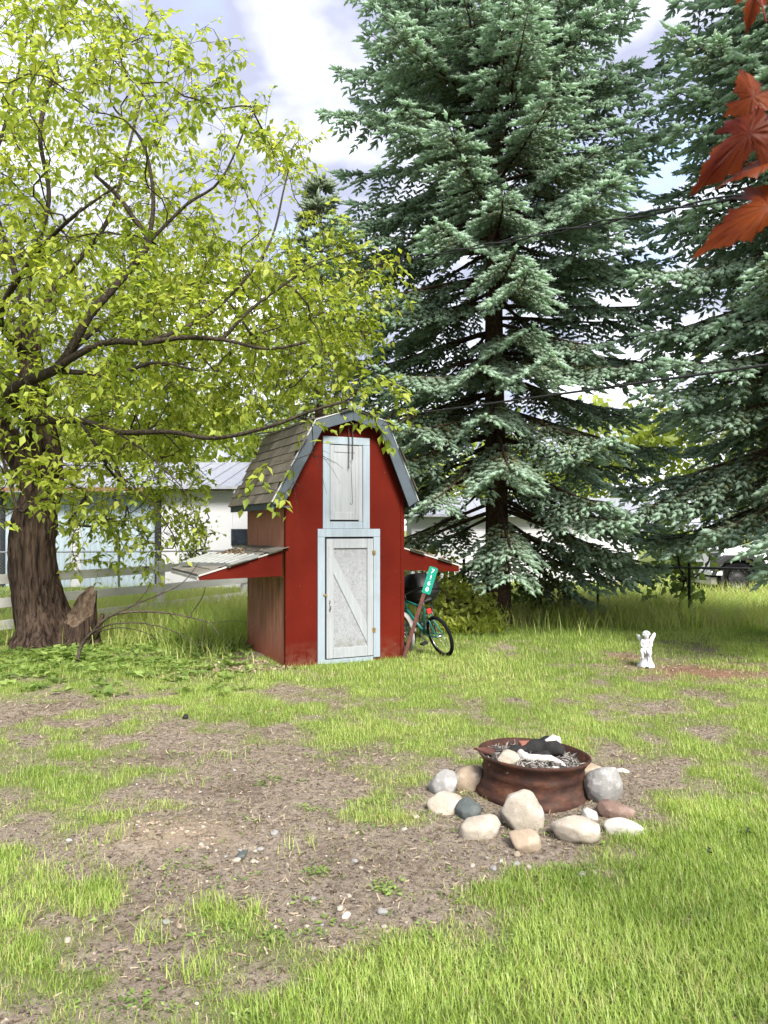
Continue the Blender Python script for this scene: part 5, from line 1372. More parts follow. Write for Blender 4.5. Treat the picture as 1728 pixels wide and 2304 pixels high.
# ------------------------------------------------------------------ spruces
def shoot_template(spikes=4, r=.155):
    """a needle-clad shoot: a slim bristly spindle along x"""
    v = [(0, 0, 0)]
    for j in range(4):
        a = math.pi / 4 + math.pi / 2 * j; v.append((.38, r * math.cos(a), r * math.sin(a)))
    v.append((1, 0, 0)); f = []
    for j in range(4):
        f += [(0, 1 + (j + 1) % 4, 1 + j), (5, 1 + j, 1 + (j + 1) % 4)]
    for j in range(spikes):
        a = 2.4 * j; x0 = .08 + .72 * j / spikes; b = len(v); w = r * (1 - .4 * x0)
        v += [(x0, w * .3 * math.cos(a), w * .3 * math.sin(a)), (x0 + .18, w * .3 * math.cos(a), w * .3 * math.sin(a)), (x0 + .24, w * 1.75 * math.cos(a), w * 1.75 * math.sin(a))]
        f.append((b, b + 1, b + 2))
    return v, f
def spruce(base, H, z0, prof, seed, mat, name, lab, trunk_r, shoot=.15, dz=.30, nb=5, lat=.13, bare=.42, face=None, group=None, gap=None, drop=0.0, dens=1.0, fins=4, rings=2):
    rs = np.random.default_rng(seed); base = np.array(base, float)
    t = thing(name, lab, 'tree', base, 0, group)
    zt = np.linspace(-.1, H, 60); wob = np.stack([.05 * np.sin(zt * .5 + seed), .05 * np.cos(zt * .4), zt], 1)
    rad = trunk_r * (1 - .93 * np.clip(zt, 0, H) / H); n_s = 28; vs = []
    a = np.linspace(0, 2 * math.pi, n_s, endpoint=False)
    for i in range(len(zt)):
        q = np.stack([np.cos(a) * 4, np.sin(a) * 4, np.full(n_s, zt[i] * 4)], 1)
        r = rad[i] * (1 + .16 * (fbm(q, 3, seed) - .5) + .55 * math.exp(-max(zt[i], 0) / .13) * (.6 + .4 * np.sin(a * 5)))
        vs.append(np.stack([wob[i, 0] + r * np.cos(a), wob[i, 1] + r * np.sin(a), np.full(n_s, zt[i])], 1))
    vs = np.concatenate(vs); i_, k_ = np.meshgrid(np.arange(59), np.arange(n_s), indexing='ij'); i_, k_ = i_.ravel(), k_.ravel()
    np_mesh('trunk', vs, np.stack([i_ * n_s + k_, i_ * n_s + (k_ + 1) % n_s, (i_ + 1) * n_s + (k_ + 1) % n_s, (i_ + 1) * n_s + k_], 1), M['spruce_bark'], t, None, True)
    wood = MB(); SP = []; SD = []; SS = []; SV = []; dead = MB()
    z = z0; w = 0
    while z < H - .15:
        L0 = np.interp(z, [p[0] for p in prof], [p[1] for p in prof]); a0 = rs.uniform(0, 6.28)
        m = nb if L0 > .8 else 4
        for b in range(m):
            az = a0 + 2 * math.pi * b / m + rs.normal(0, .22); zz_ = z + rs.uniform(-.12, .12)
            if gap is not None and gap(az, zz_, rs): continue
            fd_ = 1.0 if face is None else face(az)
            if fd_ <= 0: continue
            L = L0 * rs.uniform(.78, 1.12); up = np.interp(zz_ / H, [0, .35, .7, 1], [-.28 - drop, -.08 - drop * .5, .22, .9]) + rs.normal(0, .07)
            d = np.array([math.cos(az), math.sin(az), 0.0]); s = np.linspace(0, 1, 9)
            path = np.array([0, 0, zz_]) + d * (L * s)[:, None]; path[:, 2] += L * (up * s - .22 * s ** 2 + .20 * s ** 3.5)
            path[:, :2] += np.cumsum(rs.normal(0, .012, (9, 2)), 0)
            wood.tube(path, np.linspace(.011 + .010 * L, .004, 9), 4, False)
            tan = norm(np.gradient(path, axis=0)); bz = bare * (1.0 if zz_ < 3.2 else .62)
            nl = max(3, int(L * (1 - bz) / (lat / dens) * (1.0 if zz_ < 10.6 else .5)))
            st_ = bz * (0.75 + .4 * rs.random())
            for k in range(nl):
                u = st_ + (1 - st_) * (k + rs.uniform(.1, .9)) / nl; x = u * 8; i0 = min(int(x), 7); fr_ = x - i0
                p = path[i0] * (1 - fr_) + path[i0 + 1] * fr_; tg = tan[i0]
                sd = norm(np.cross(tg, [0, 0, 1.0]))
                for sgn_ in (-1, 1):
                    if rs.random() < .06: continue
                    l2 = min(.62, (1 - u) * L * .62 + .13) * rs.uniform(.65, 1.15)
                    d2 = norm(tg * .75 + sd * sgn_ * rs.uniform(.6, 1.0) + np.array([0, 0, -.18 - .25 * rs.random()]))
                    n2 = max(2, int(l2 / (shoot * .52)))
                    e2 = p + d2 * l2
                    age = u + rs.normal(0, .08)
                    for q in range(n2):
                        f2 = (q + .5) / n2; c = p + d2 * (l2 * f2); c = c + np.array([0, 0, -.16 * l2 * f2 ** 2])
                        s2 = norm(np.cross(d2, [0, 0, 1.0]))
                        for s3 in (-1, 1):
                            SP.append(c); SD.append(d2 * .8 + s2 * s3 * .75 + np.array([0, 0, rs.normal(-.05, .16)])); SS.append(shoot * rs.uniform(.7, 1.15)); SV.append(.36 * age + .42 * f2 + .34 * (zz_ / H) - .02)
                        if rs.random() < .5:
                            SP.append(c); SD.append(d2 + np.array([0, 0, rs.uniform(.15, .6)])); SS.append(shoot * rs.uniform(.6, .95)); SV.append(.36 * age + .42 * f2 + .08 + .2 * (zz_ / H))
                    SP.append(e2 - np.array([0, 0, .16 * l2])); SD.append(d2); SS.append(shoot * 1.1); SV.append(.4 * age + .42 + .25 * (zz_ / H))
                    wood.tube([p, p + d2 * l2 * .5 + np.array([0, 0, -.04 * l2]), e2 - np.array([0, 0, .16 * l2])], [.005, .004, .002], 3, False)
            SP.append(path[-1]); SD.append(tan[-1]); SS.append(shoot * 1.2); SV.append(1.0)
            if rs.random() < .5 and z < H * .6:      # dry inner twigs
                for k in range(3):
                    u = rs.uniform(.12, bare + .1); x = u * 8; i0 = int(x); p = path[i0] * (1 - x + i0) + path[i0 + 1] * (x - i0)
                    q = norm(d * .5 + rs.normal(0, .6, 3) + np.array([0, 0, -.35])) * rs.uniform(.2, .5)
                    dead.tube([p, p + q * .55 + rs.normal(0, .02, 3), p + q], [.004, .003, .0015], 3, False)
        z += dz * rs.uniform(.8, 1.2); w += 1
    build_tubes('branches', wood, M['deadwood'] if mat == 'x' else M['spruce_bark'], t, (0, 0, 0))
    if dead.n: build_tubes('dead_twigs', dead, M['deadwood'], t, (0, 0, 0))['kind'] = 'stuff'
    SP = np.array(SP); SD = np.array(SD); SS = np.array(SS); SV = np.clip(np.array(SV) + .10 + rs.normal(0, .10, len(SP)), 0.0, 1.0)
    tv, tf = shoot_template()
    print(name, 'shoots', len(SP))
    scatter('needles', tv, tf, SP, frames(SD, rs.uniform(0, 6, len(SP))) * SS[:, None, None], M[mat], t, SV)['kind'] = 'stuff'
    return t
cam_az = lambda b: math.atan2(-b[1], -b[0])
sb1 = gat(1118, 1406)
def gap1(az, z, rs):
    # sky windows beside the trunk half way up, and a bare lower trunk towards the camera
    f = math.cos(az - math.atan2(-12.1, -1.8))
    if z < 1.7 and f > .3: return rs.random() < .6
    if z < 2.7 and math.cos(az - math.pi) > .45: return rs.random() < .7
    if 3.6 < z < 6.6 and f > .6: return rs.random() < .08
    if 3.0 < z < 6.4 and f < -.3: return rs.random() < .2
    return rs.random() < .06
spruce(sb1, 15.5, 1.3, [(1, 2.2), (2, 2.6), (4, 2.75), (6, 2.85), (8.5, 2.55), (10.5, 2.15), (13, 1.2), (15.5, .1)], 21, 'needle', 'blue_spruce', 'tall blue spruce right behind the red shed with bare lower trunk', .20, .17, .28, 6, .145, .36, None, 'spruce trees', gap1, .10)
sb2 = np.array([5.8, 9.7, 0.0])
def face2(az): return 1.0 if (math.cos(az - math.pi) > -.35 or math.cos(az + math.pi / 2) > .2) else (.5 if rng.random() < .4 else 0)
spruce(sb2, 13.5, 1.85, [(1, 2.3), (3, 2.5), (5.5, 2.45), (8, 2.15), (10, 1.6), (13.5, .1)], 33, 'needle', 'blue_spruce', 'nearer blue spruce at the right edge with branches sweeping low', .24, .18, .30, 6, .15, .28, face2, 'spruce trees', lambda az, z, rs: rs.random() < .05, .11)
spruce((-2.0, 23.5, 0), 12.6, 1.5, [(1, 1.7), (4, 1.8), (8, 1.3), (12.6, .1)], 41, 'darkneedle', 'dark_conifer', 'dark distant conifer with a spiky top behind the left tree', .2, .34, .55, 5, .36, .25, None, None, None, .05, 1.0, 4)
spruce((12.6, 25, 0), 13, 1.2, [(1, 2.2), (5, 2.0), (9, 1.3), (13, .1)], 43, 'darkneedle', 'dark_conifer', 'dark conifer far behind the spruce at the right edge', .2, .36, .6, 5, .40, .25, None, None, None, .05, 1.0, 4)

# ------------------------------------------------------------------ far trees, bushes
def far_tree(x, y, h, r, seed, lab, n=2600, size=.26, name='far_tree', zc=.60, mat='bgleaf', cat='tree', grp='leafy trees beyond the houses', trunk=.14, v0=.5):
    rs = np.random.default_rng(seed); b = np.array([x, y, 0.0]); t = thing(name, lab, cat, b, 0, grp)
    nt = Net(); e = nt.chain(bez([(0, 0, -.1), (rs.normal(0, .1), rs.normal(0, .1), h * .3), (rs.normal(0, .2), rs.normal(0, .2), h * .62)], .3), None)
    k = 46; c = norm(rs.normal(size=(k, 3))) * (rs.random((k, 1)) ** .4); c = c * np.array([r, r, h * (1 - zc) * 1.0]) + np.array([0, 0, h * zc]); c[:, 2] = np.maximum(c[:, 2], h * .15)
    nt.grow(list(c), .1, step=.3); nt.radii(.014, .42)
    for q in range(len(nt.p)): nt.r[q] = min(nt.r[q], trunk)
    build_tubes('trunk', nt.mesh(), M['limb'], t, (0, 0, 0))
    cl = c[rs.integers(0, k, n)] + rs.normal(0, 1, (n, 3)) * np.array([r, r, h * .4]) * .17
    cl[:, 2] = np.maximum(cl[:, 2], .1)
    D = norm(rs.normal(size=(n, 3)) + np.array([0, 0, -.5])); tv, tf = leaf_template(.7)
    tone = np.repeat(rs.normal(0, .14, k), 1)
    scatter('crown', tv, tf, cl, frames(D, rs.normal(0, .7, n)) * (size * rs.uniform(.6, 1.3, n))[:, None, None], M[mat], t, np.clip(v0 + rs.normal(0, .18, n), 0, 1))
    return t
FT = [(-17, 29, 9.5, 3.6), (-12.2, 31, 8.2, 3.3), (-8.3, 28.5, 7.4, 2.9), (-5.0, 31, 8.4, 3.0), (-2.3, 30, 6.6, 2.4), (1.2, 33, 7.0, 2.8), (5.5, 33, 6.2, 2.6), (9.2, 30, 6.8, 2.8), (13.0, 29, 7.5, 3.2), (17.5, 31, 9.0, 3.6), (-22, 33, 10, 4), (23, 34, 10, 4)]
PLC = ['leftmost', 'second from the left', 'third from the left', 'fourth from the left', 'fifth from the left', 'sixth from the left', 'sixth from the right', 'fifth from the right', 'fourth from the right', 'third from the right']
order_ = sorted(range(len(FT)), key=lambda i: FT[i][0])
WHERE = ['far beyond the pale blue house, outermost at the left', 'beyond the left end of the blue house', 'behind the ribbed blue wall near its left downpipe', 'behind the middle of the blue house roof', 'behind the white wing of the blue house', 'behind the gable of the red shed',
         'behind the right slope of the shed roof', 'behind the trunk of the tall spruce', 'behind the right edge of the tall spruce', 'seen through the gap between the two spruces', 'beyond the parked white car', 'farthest out at the right beyond the white car']
for k, i in enumerate(order_):
    x, y, h, r = FT[i]
    far_tree(x, y, h, r, 60 + i, 'yellow-green leafy tree ' + WHERE[k], 2000, .34)
far_tree(5.2, 13.6, 2.0, .75, 90, 'vine-like bush with big leaves grown through the black fence', 520, .17, 'vine_bush', .55, 'weed', 'bush', None, .02, .55)
far_tree(1.2, 11.5, .8, .5, 91, 'light green bush between the shed and the spruce trunk', 900, .10, 'leafy_bush', .5, 'bgleaf', 'bush', None, .012, 1.0)  # leaf tone raised in place of light lost under the spruce
far_tree(.85, 12.2, 1.2, .5, 94, 'taller bush behind the grill and the number sign', 700, .10, 'leafy_bush', .5, 'bgleaf', 'bush', None, .012, .85)  # leaf tone raised here too against the spruce's shade
far_tree(2.75, 13.3, 1.0, .6, 95, 'dark green bush just right of the spruce trunk', 700, .10, 'leafy_bush', .5, 'weed', 'bush', None, .012, .4)
far_tree(-2.1, 14.6, .8, .5, 92, 'small dark bush at the far back corner of the shed', 500, .09, 'leafy_bush', .5, 'weed', 'bush', None, .012, .4)
far_tree(-4.3, 17.2, 2.2, .42, 93, 'thin sapling in front of the white wing of the blue house', 420, .10, 'sapling', .6, 'bgleaf', 'sapling', None, .018, .35)

# ------------------------------------------------------------------ red maple leaves close to the camera
mpl = thing('red_maple', 'red maple bough reaching into view at the upper right with dark red leaves', 'tree', (2.1, .75, 0))
o_ = np.array([2.1, .75, 0]); mpl_w = MB()
np_v = [(0, 0, -.1), (.02, 0, 1.2), (-.03, .02, 2.4), (0, 0, 3.6)]
mpl_w.tube(bez(np_v, .2), np.linspace(.13, .09, len(bez(np_v, .2))), 12)
mpl_w.build('trunk', M['limb'], mpl, True)
t_end = at(1760, 300, .93)
mb = MB(); q = bez([np.array([2.08, .76, 2.1]), np.array([1.4, .85, 2.35]), np.array([.85, .92, 2.3]), at(1790, 120, .95), t_end, at(1775, 520, .92)], .05)
mb.tube(q, np.linspace(.03, .0028, len(q)), 7); mb.tube([at(1790, 120, .95), at(1700, 20, .96), at(1690, -20, .96)], [.004, .002, .001], 5)
mb.build('bough', M['limb'], mpl, True)
half = [(0.0, -.02), (.07, -.07), (.22, -.12), (.40, -.18), (.30, -.04), (.42, .03), (.60, .13), (.47, .20), (.50, .34), (.36, .30), (.22, .27), (.24, .44), (.31, .50), (.20, .60), (.19, .72), (.10, .80), (0, 1.0)]
def toothed(h, k=.014):
    o = []
    for (a, b), (c, d) in zip(h[:-1], h[1:]):
        L = math.hypot(c - a, d - b); nx_, ny_ = (d - b) / L, -(c - a) / L; o.append((a, b))
        if L > .1: o += [(a * .6 + c * .4 - nx_ * k, b * .6 + d * .4 - ny_ * k), (a * .45 + c * .55 + nx_ * k, b * .45 + d * .55 + ny_ * k)]
    return o + [h[-1]]
half = toothed(half)
outl = half + [(-x, y) for x, y in half[-2:0:-1]]
def maple_leaf(base, d, face, size, curl, seed):
    """base: where the stalk joins; d: direction of the middle lobe; face: leaf normal"""
    bm = bmesh.new(); c = bm.verts.new((0, .22, 0)); ring_ = []
    mid = []
    for x, y in outl: ring_.append(bm.verts.new((x, y, 0)))
    n = len(ring_)
    for i in range(n): bm.faces.new((c, ring_[i], ring_[(i + 1) % n]))
    bmesh.ops.subdivide_edges(bm, edges=bm.edges[:], cuts=2, use_grid_fill=True)
    V = np.array([v.co[:] for v in bm.verts]); rs = np.random.default_rng(seed)
    ang = np.arctan2(V[:, 0], V[:, 1] - .0); rad = np.hypot(V[:, 0], V[:, 1])
    z = -curl * (np.abs(V[:, 0]) ** 1.6) * 1.1 - curl * .8 * np.clip(V[:, 1], 0, 1) ** 2 + .05 * np.sin(ang * 6 + seed) * rad + .05 * (fbm(np.stack([V[:, 0] * 4, V[:, 1] * 4, V[:, 0] * 0 + seed], 1), 3, seed) - .5)
    z += .004 * np.minimum(1, np.abs(np.sin(ang * 2.6)) * 4) * (rad > .05)
    V[:, 2] = z
    d = norm(np.array(d, float)); fz = np.array(face, float); xv = norm(np.cross(d, fz)); zv = np.cross(xv, d)
    Mx = np.stack([xv * .8, d, zv], 1) * size
    W = V @ Mx.T + np.array(base) - o_
    for v, w in zip(bm.verts, W): v.co = w
    me = bpy.data.meshes.new('leaf'); bm.to_mesh(me); bm.free(); me.shade_smooth()
    at_ = me.attributes.new('var', 'FLOAT', 'POINT'); vv = np.clip(.45 + 1.6 * (fbm(np.stack([V[:, 0] * 3, V[:, 1] * 3, V[:, 0] * 0 + seed], 1), 3, seed) - .5) - .18 * (np.abs(np.sin(ang * 2.6)) < .10), 0, 1)
    at_.data.foreach_set('value', vv.astype(np.float32))
    lo = link('leaf', me, M['redleaf'], mpl)
    stalk = np.array(base) - o_
    MB().tube([stalk + Mx @ np.array([0, .0, 0]), stalk + Mx @ np.array([0.03, -.25, .03]), (t_end - o_) * .35 + (stalk + Mx @ np.array([.05, -.6, 0])) * .65], [.0009, .001, .0012], 5).build('stalk', M['ribbon'], lo, True)
maple_leaf(at(1722, 270, .90), (-.75, .05, -.55), (-.2, -1, .35), .104, .55, 1)
maple_leaf(at(1700, 240, .92), (-.15, .15, .95), (-.25, -1, -.1), .07, .45, 2)
maple_leaf(at(1762, 352, .91), (-.95, .0, -.25), (.1, -.6, .8), .088, .30, 3)
maple_leaf(at(1770, 446, .90), (-.82, -.05, -.35), (.05, -1, .35), .108, .55, 4)
maple_leaf(at(1700, -28, .95), (-.1, .05, -1), (0, -1, .2), .05, .3, 5)

# ------------------------------------------------------------------ grass, weeds, litter
def blades(n, ymin, ymax, cov_pow, hmin, hmax, wid, seed, sel=None, xpad=.3, vshift=0, straw=.07):
    """random ground points in the visible wedge with their blade heights"""
    rs = np.random.default_rng(seed)
    y = np.sqrt(rs.random(n) * (ymax ** 2 - ymin ** 2) + ymin ** 2); x = rs.uniform(-1, 1, n) * (y * .535 + xpad)
    c = cover_at(x, y)
    keep = rs.random(n) < np.clip((c - .12) * 1.2, 0.09, 1) ** (cov_pow * 1.15)
    if sel is not None: keep &= sel(x, y, rs)
    x, y, c = x[keep], y[keep], c[keep]
    tuft = fbm2(x, y, 2.2, 3, seed + 3)
    h = (hmin + (hmax - hmin) * rs.random(len(x)) ** 1.3) * (.22 + .78 * c + .6 * (tuft - .3))
    tone = fbm2(x, y, .9, 3, 44) - .5; t2 = fbm2(x, y, 7, 2, 45) - .5
    v = .56 + .75 * tone + .45 * t2 + rs.normal(0, .10, len(x)) + vshift
    v = np.where(rs.random(len(x)) < straw + .5 * (1 - c) ** 1.6, rs.uniform(.85, 1.0, len(x)), np.clip(v, .02, .84))
    return x, y, np.clip(h, .012, None), v
BL3 = ([(0, -.5, 0), (0, .5, 0), (.12, -.42, .55), (.12, .42, .55), (.42, 0, 1.0)], [(0, 1, 3), (0, 3, 2), (2, 3, 4)])
BL1 = ([(0, -.5, 0), (0, .5, 0), (.3, 0, 1.0)], [(0, 1, 2)])
def grass_obj(name, lab, sets, tmpl, seed):
    rs = np.random.default_rng(seed)
    x, y, h, v, w = [np.concatenate([s[k] for s in sets]) for k in range(5)]
    n = len(x); P_ = np.stack([x, y, gh(x, y) - .004], 1)
    az = rs.uniform(0, 2 * math.pi, n); ln = np.abs(rs.normal(.35, .35, n)); ca, sa = np.cos(az), np.sin(az)
    Mx = np.zeros((n, 3, 3))
    Mx[:, 0, 0] = ca * h * (.6 + 1.6 * ln); Mx[:, 1, 0] = sa * h * (.6 + 1.6 * ln); Mx[:, 2, 0] = -.25 * h * ln
    Mx[:, 0, 1] = -sa * w; Mx[:, 1, 1] = ca * w
    Mx[:, 0, 2] = ca * h * .15; Mx[:, 1, 2] = sa * h * .15; Mx[:, 2, 2] = h
    print(name, n)
    o = scatter(name, tmpl[0], tmpl[1], P_, Mx, M['grass'], None, v)
    return tag(o, lab, 'grass', kind='stuff')
def W(s, w): return (*s, np.full(len(s[0]), w))
def not_ring(x, y, rs): return np.hypot(x - FC[0], y - FC[1]) > .33
def not_shed(x, y, rs):
    c, s = math.cos(SRZ), math.sin(SRZ); u = (x - SA[0]) * c + (y - SA[1]) * s; v = -(x - SA[0]) * s + (y - SA[1]) * c
    return ~((u > -.03) & (u < W_ + .03) & (v > -.05) & (v < D_ + .03))
near = W(blades(140000, 2.15, 4.3, 1.0, .02, .055, .003, 1, not_ring), .0030)
mid = W(blades(150000, 4.3, 7.6, 1.0, .02, .055, .003, 2, not_ring), .0042)
grass_obj('grass', 'short mown lawn grass close to the camera', [near], BL3, 1)
far = W(blades(150000, 7.6, 13.5, .9, .03, .075, .003, 3, not_shed), .0065)
grass_obj('grass', 'short patchy lawn grass round the fire ring and shed', [mid, far], BL1, 2)
def tall_zone(x, y, rs):
    px, py = to_px(x, y)
    z = np.clip((y - 11.2) / 1.3, 0, 1) * (x > -.5) * np.where(x > 3.5, 1, .9)
    z = np.maximum(z, np.clip((y - 9.6) / 1.2, 0, 1) * (x < -1.6) * (x > -6) * .8)
    z = np.maximum(z, .9 * np.exp(-(((px - 1290) / 190) ** 2 + ((py - 1385) / 22) ** 2)))
    z = np.maximum(z, 1.0 * np.exp(-(((px - 480) / 70) ** 2 + ((py - 1440) / 40) ** 2)))
    return (rs.random(len(x)) < z) & not_shed(x, y, rs)
t1 = blades(75000, 8.3, 16.5, .5, .10, .42, .008, 5, tall_zone, 1.0, .0, .03)
grass_obj('tall_grass', 'long uncut grass along the fences and behind the shed', [W((t1[0], t1[1], t1[2], np.where(t1[3] < .85, np.clip(t1[3] + .25, 0, .84), t1[3])), .012)], BL3, 5)  # blade tone lifted to make up for the shade of the trees
bk = blades(60000, 13.5, 34, .3, .05, .11, .02, 6, None, 1.0, .12, .02)
grass_obj('grass', 'sunlit mown lawn beyond the fences', [W(bk, .024)], BL1, 6)
# scattered taller tufts on the bare soil
rs = np.random.default_rng(8); TU = [(850, 2045, 60), (900, 2050, 40), (960, 2045, 24)]; xs_ = []; ys_ = []; hs_ = []
TUF = [(462, 2055, 34, 90), (512, 2050, 18, 70), (575, 2062, 12, 50), (180, 2060, 20, 70), (330, 2120, 40, 60), (440, 2200, 60, 120), (930, 2250, 30, 70), (500, 1710, 40, 40), (270, 1850, 40, 40), (690, 1910, 30, 26), (400, 1770, 30, 40), (560, 1600, 50, 60), (250, 1900, 30, 50), (30, 2080, 20, 90), (110, 1975, 50, 80), (780, 1690, 80, 60)]
for cx, cy, r, k in TUF:
    for q in range(int(k * .8)):
        p = gat(cx + rs.normal(0, r * .8), cy + rs.normal(0, r * .3)); xs_.append(p[0]); ys_.append(p[1]); hs_.append(rs.uniform(.035, .10))
xs_, ys_, hs_ = map(np.array, (xs_, ys_, hs_))
grass_obj('grass_tuft', 'loose taller tufts of grass on the bare soil', [(xs_, ys_, hs_, np.clip(rs.normal(.6, .16, len(xs_)), 0, 1), np.full(len(xs_), .0036))], BL3, 9)

# low broad-leaved weeds
def weeds(name, lab, spots, seed, size, lift=.5, mat='weed'):
    rs = np.random.default_rng(seed); Ps = []; Ds = []; Ss = []; Vs = []
    for x, y, n, s in spots:
        a0 = rs.uniform(0, 6.28); g = g0(x, y); tone = rs.normal(.85 if mat == 'bgleaf' else .55, .15)  # bgleaf weeds toned lighter to offset the shade under the spruce
        for k in range(n):
            a = a0 + k * 2.4; e_ = rs.uniform(.1, .9) * lift; r0 = .01 + .25 * s * rs.random()
            Ps.append((x + r0 * math.cos(a), y + r0 * math.sin(a), g + .005 + .35 * s * rs.random() * lift)); Ds.append((math.cos(a), math.sin(a), e_)); Ss.append(s * rs.uniform(.5, 1.1)); Vs.append(tone + rs.normal(0, .12))
    tv, tf = leaf_template(size); Ps = np.array(Ps)
    o = scatter(name, tv, tf, Ps, frames(np.array(Ds), rs.normal(0, .3, len(Ps))) * np.array(Ss)[:, None, None], M[mat], None, np.clip(Vs, 0, 1))
    print(name, len(Ps)); return tag(o, lab, 'weeds', kind='stuff')
rs = np.random.default_rng(15); sp_l = []
for k in range(1000):                       # ground cover under the old tree
    px, py = rs.uniform(-30, 560), rs.uniform(1425, 1570)
    if rs.random() > np.exp(-((py - 1470) / 50) ** 2) * .7 + .08: continue
    p = gat(px, py); 
    if not_shed(np.array([p[0]]), np.array([p[1]]), rs)[0]: sp_l.append((p[0], p[1], 7, rs.uniform(.06, .12)))
for k in range(70):
    p = gat(rs.normal(150, 28), rs.normal(1478, 9)); sp_l.append((p[0], p[1], 9, rs.uniform(.10, .17)))
weeds('ground_cover', 'leafy green ground cover under the old tree and by the stump', sp_l, 16, .6, .8)
sp_d = []
for cx, cy, r, k in [(1240, 1640, 40, 12), (600, 1610, 50, 26), (700, 1640, 40, 12), (410, 1700, 30, 8), (620, 1760, 60, 18), (750, 1700, 60, 24), (520, 1700, 40, 12), (850, 1815, 50, 24), (720, 1970, 40, 14), (870, 2010, 30, 16), (845, 1870, 40, 10), (530, 1605, 40, 12), (700, 1830, 30, 8), (240, 1855, 40, 10), (430, 1950, 30, 8), (1450, 2230, 60, 20), (1380, 2240, 60, 16), (1270, 2130, 80, 26), (1500, 2180, 70, 26), (1020, 2190, 70, 16), (1350, 2230, 30, 8), (1560, 2060, 40, 10), (650, 2120, 80, 14), (330, 2260, 60, 10), (1650, 2150, 60, 20), (1265, 1805, 22, 14), (1320, 1765, 14, 8), (1300, 1960, 40, 8)]:
    for q in range(int(k * .75)):
        p = gat(cx + rs.normal(0, r * .6), cy + rs.normal(0, r * .22)); sp_d.append((p[0], p[1], rs.integers(4, 9), rs.uniform(.018, .042)))
for k in range(420):
    px_, py_ = rs.uniform(0, 1728), rs.uniform(1530, 2280); p = gat(px_, py_)
    sp_d.append((p[0], p[1], rs.integers(4, 8), rs.uniform(.014, .035)))
for k in range(1500):
    px_, py_ = rs.uniform(300, 1728), rs.uniform(1880, 2304); p = gat(px_, py_)
    if cover_at(np.array([p[0]]), np.array([p[1]]))[0] > .6 and fbm2(np.array([p[0]]), np.array([p[1]]), 2.5, 2, 88)[0] > .5: sp_d.append((p[0], p[1], 5, rs.uniform(.014, .03)))
weeds('weeds', 'small broad-leaved weeds on the worn soil and in the lawn', sp_d, 17, .42, .6)
# weedy stems behind the bicycle and round the fence
sp_b = []
for k in range(420):
    x = rs.uniform(.75, 1.7); y = rs.uniform(10.9, 12.8); sp_b.append((x, y, 6, rs.uniform(.10, .2)))
weeds('tall_weeds', 'bright leafy weeds between the bicycle and the spruce trunk', sp_b, 18, .3, 3.4, 'bgleaf')

# chips, dead grass and pebbles on the soil
def on_soil(n, ymin, ymax, seed, lo=.0):
    rs = np.random.default_rng(seed); y = np.sqrt(rs.random(n) * (ymax ** 2 - ymin ** 2) + ymin ** 2); x = rs.uniform(-1, 1, n) * (y * .535 + .2)
    c = cover_at(x, y); k = (rs.random(n) < np.clip(1.05 - c * 1.25, lo, 1)) & not_ring(x, y, rs) & not_shed(x, y, rs); return x[k], y[k]
x, y = on_soil(80000, 2.2, 9.5, 31, .22); n = len(x); rs = np.random.default_rng(32)
D = rs.normal(size=(n, 3)); D[:, 2] *= .22
s = rs.uniform(.2, 1.0, n) ** 2.1 * (1 + y * .06)
o = scatter('soil_litter', [(0, -.003, 0), (.03, -.0022, .004), (.032, .002, .004), (0, .003, .001)], [(0, 1, 2), (0, 2, 3)], np.stack([x, y, gh(x, y) + .003], 1), frames(D, rs.normal(0, .5, n)) * s[:, None, None], M['litter'], var=np.clip(rs.beta(1.3, 1.3, n), 0, 1))
tag(o, 'bark chips and dead grass bits strewn over the bare soil', 'litter', kind='stuff')
x, y = on_soil(5200, 2.4, 7.5, 33); n = len(x); rs = np.random.default_rng(34)
px, py = to_px(x, y); kk = rs.random(n) < .25 + blob([(560, 1910, 200, 60, .8), (1120, 1945, 180, 45, .9), (800, 2050, 150, 60, .5)], px, py); x, y = x[kk], y[kk]; n = len(x)
bm = bmesh.new(); bmesh.ops.create_icosphere(bm, subdivisions=1, radius=.5); tv = [v.co[:] for v in bm.verts]; tf = [[v.index for v in f.verts] for f in bm.faces]; bm.free()
s = .006 + .018 * rs.random(n) ** 3
Mx = frames(rs.normal(size=(n, 3)) * np.array([1, 1, .15])) * s[:, None, None]; Mx[:, :, 2] *= .6; Mx[:, :, 1] *= .8
m = N('pebble_mix'); cc_ = m.ramp(m.attr(), [(0, (.12, .095, .078)), (.5, (.24, .20, .165)), (1, (.36, .33, .30))]); M['pebble'] = m.end(m.bsdf(cc_, .9, spec=.15))
o = scatter('pebbles', tv, tf, np.stack([x, y, gh(x, y) + s * .15], 1), Mx, M['pebble'], None, rs.random(n), None, True)
tag(o, 'tiny pebbles strewn over the bare soil', 'pebbles', kind='stuff')
rs = np.random.default_rng(36); cl = []
for cx, cy, rx, ry, k in ((320, 1890, 95, 26, 130), (450, 1885, 90, 26, 150), (560, 1925, 45, 14, 90), (860, 2095, 120, 30, 60), (1240, 1960, 60, 22, 60), (560, 1990, 200, 40, 90)):
    for q in range(k):
        p = gat(cx + rs.normal(0, rx * .5), cy + rs.normal(0, ry * .5)); cl.append((p[0], p[1], (.006 + .03 * rs.random() ** 4) * (1.2 if cx < 500 else .8), rs.uniform(.35, .8) if cx in (320, 450) else .3))
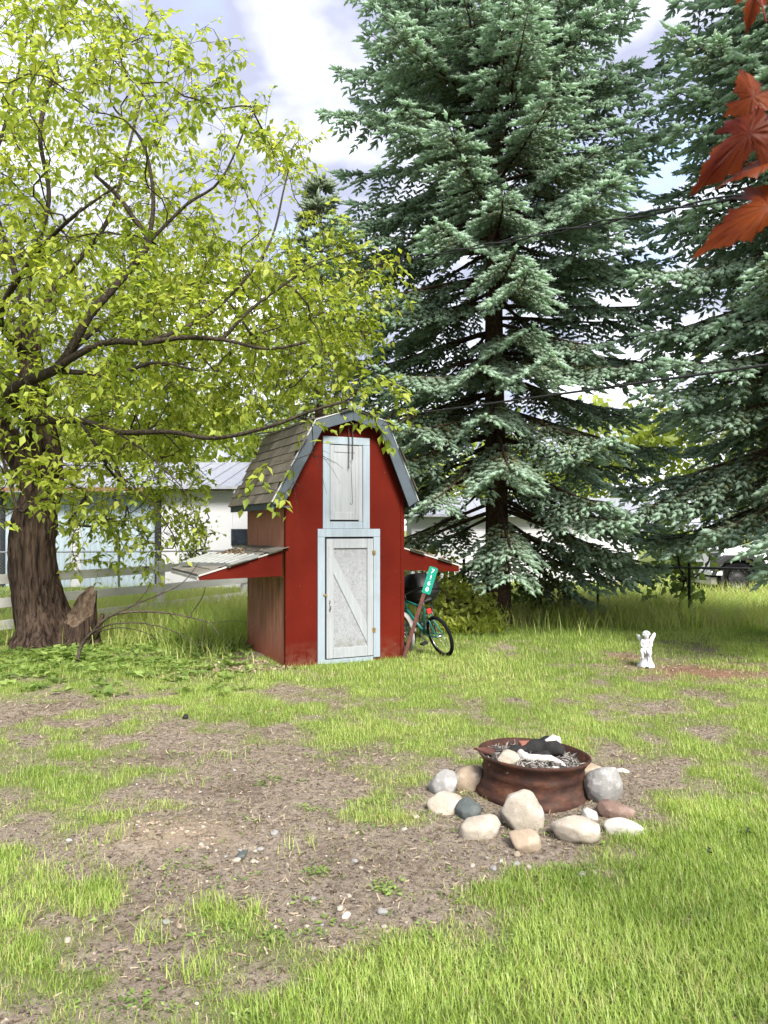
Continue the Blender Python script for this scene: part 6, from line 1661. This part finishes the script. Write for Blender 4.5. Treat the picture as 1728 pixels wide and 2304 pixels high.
cl = np.array(cl); n = len(cl); tv3 = np.array(tv) * (1 + .5 * (fbm(np.array(tv) * 5, 2, 3) - .5))[:, None]
Mx = frames(rs.normal(size=(n, 3)) * np.array([1, 1, .15])) * cl[:, 2][:, None, None]; Mx[:, :, 2] *= .32
m = N('dry_earth'); cc_ = m.ramp(m.attr(), [(0, (.06, .042, .032)), (.5, (.18, .14, .11)), (1, (.34, .275, .21))]); M['clod'] = m.end(m.bsdf(cc_, .95, spec=.05))
o = scatter('dirt_clods', tv3, tf, np.stack([cl[:, 0], cl[:, 1], gh(cl[:, 0], cl[:, 1]) + cl[:, 2] * .02], 1), Mx, M['clod'], None, np.clip(cl[:, 3] + rs.normal(0, .2, n), 0, 1))
tag(o, 'crumbled clods of dry earth round the mound and the hole', 'clods', kind='stuff')
# debris by the left foot of the shed
n = 900; u = rs.uniform(-.85, 0.1, n); v = rs.uniform(-.15, .5, n); c, s_ = math.cos(SRZ), math.sin(SRZ)
x = SA[0] + u * c - v * s_; y = SA[1] + u * s_ + v * c; k = fbm2(x, y, 4, 3, 66) > .42; x, y = x[k], y[k]; n = len(x); D = rs.normal(size=(n, 3)); D[:, 2] *= .3
o = scatter('leaf_litter', [(0, -.012, 0), (.04, -.008, .008), (.04, .009, .002), (0, .012, .006)], [(0, 1, 2), (0, 2, 3)], np.stack([x, y, gh(x, y) + .008], 1), frames(D, rs.normal(0, .5, n)) * rs.uniform(.5, 1.3, n)[:, None, None], M['litter'], var=.3 + .6 * rs.random(n))
tag(o, 'pale dry leaf litter at the left foot of the shed', 'leaf litter', kind='stuff')
# three dark dead leaves in the lawn at the right
tv, tf = leaf_template(.7, 3)
for px, py, lab in ((1678, 1887, 'black dead leaf in the lawn near the right edge'), (1590, 1933, 'small black dead leaf in the lawn below the white oval stone')):
    p = gat(px, py); o = scatter('dead_leaf', tv, tf, np.array([[0, 0, .02], [.015, .01, .03]]), frames(np.array([[1, .3, .12], [.7, .8, .2]])) * .04, M['black'], None, np.array([0., 0.]))
    o.location = (p[0], p[1], g0(p[0], p[1]) + .01); tag(o, lab, 'leaf')
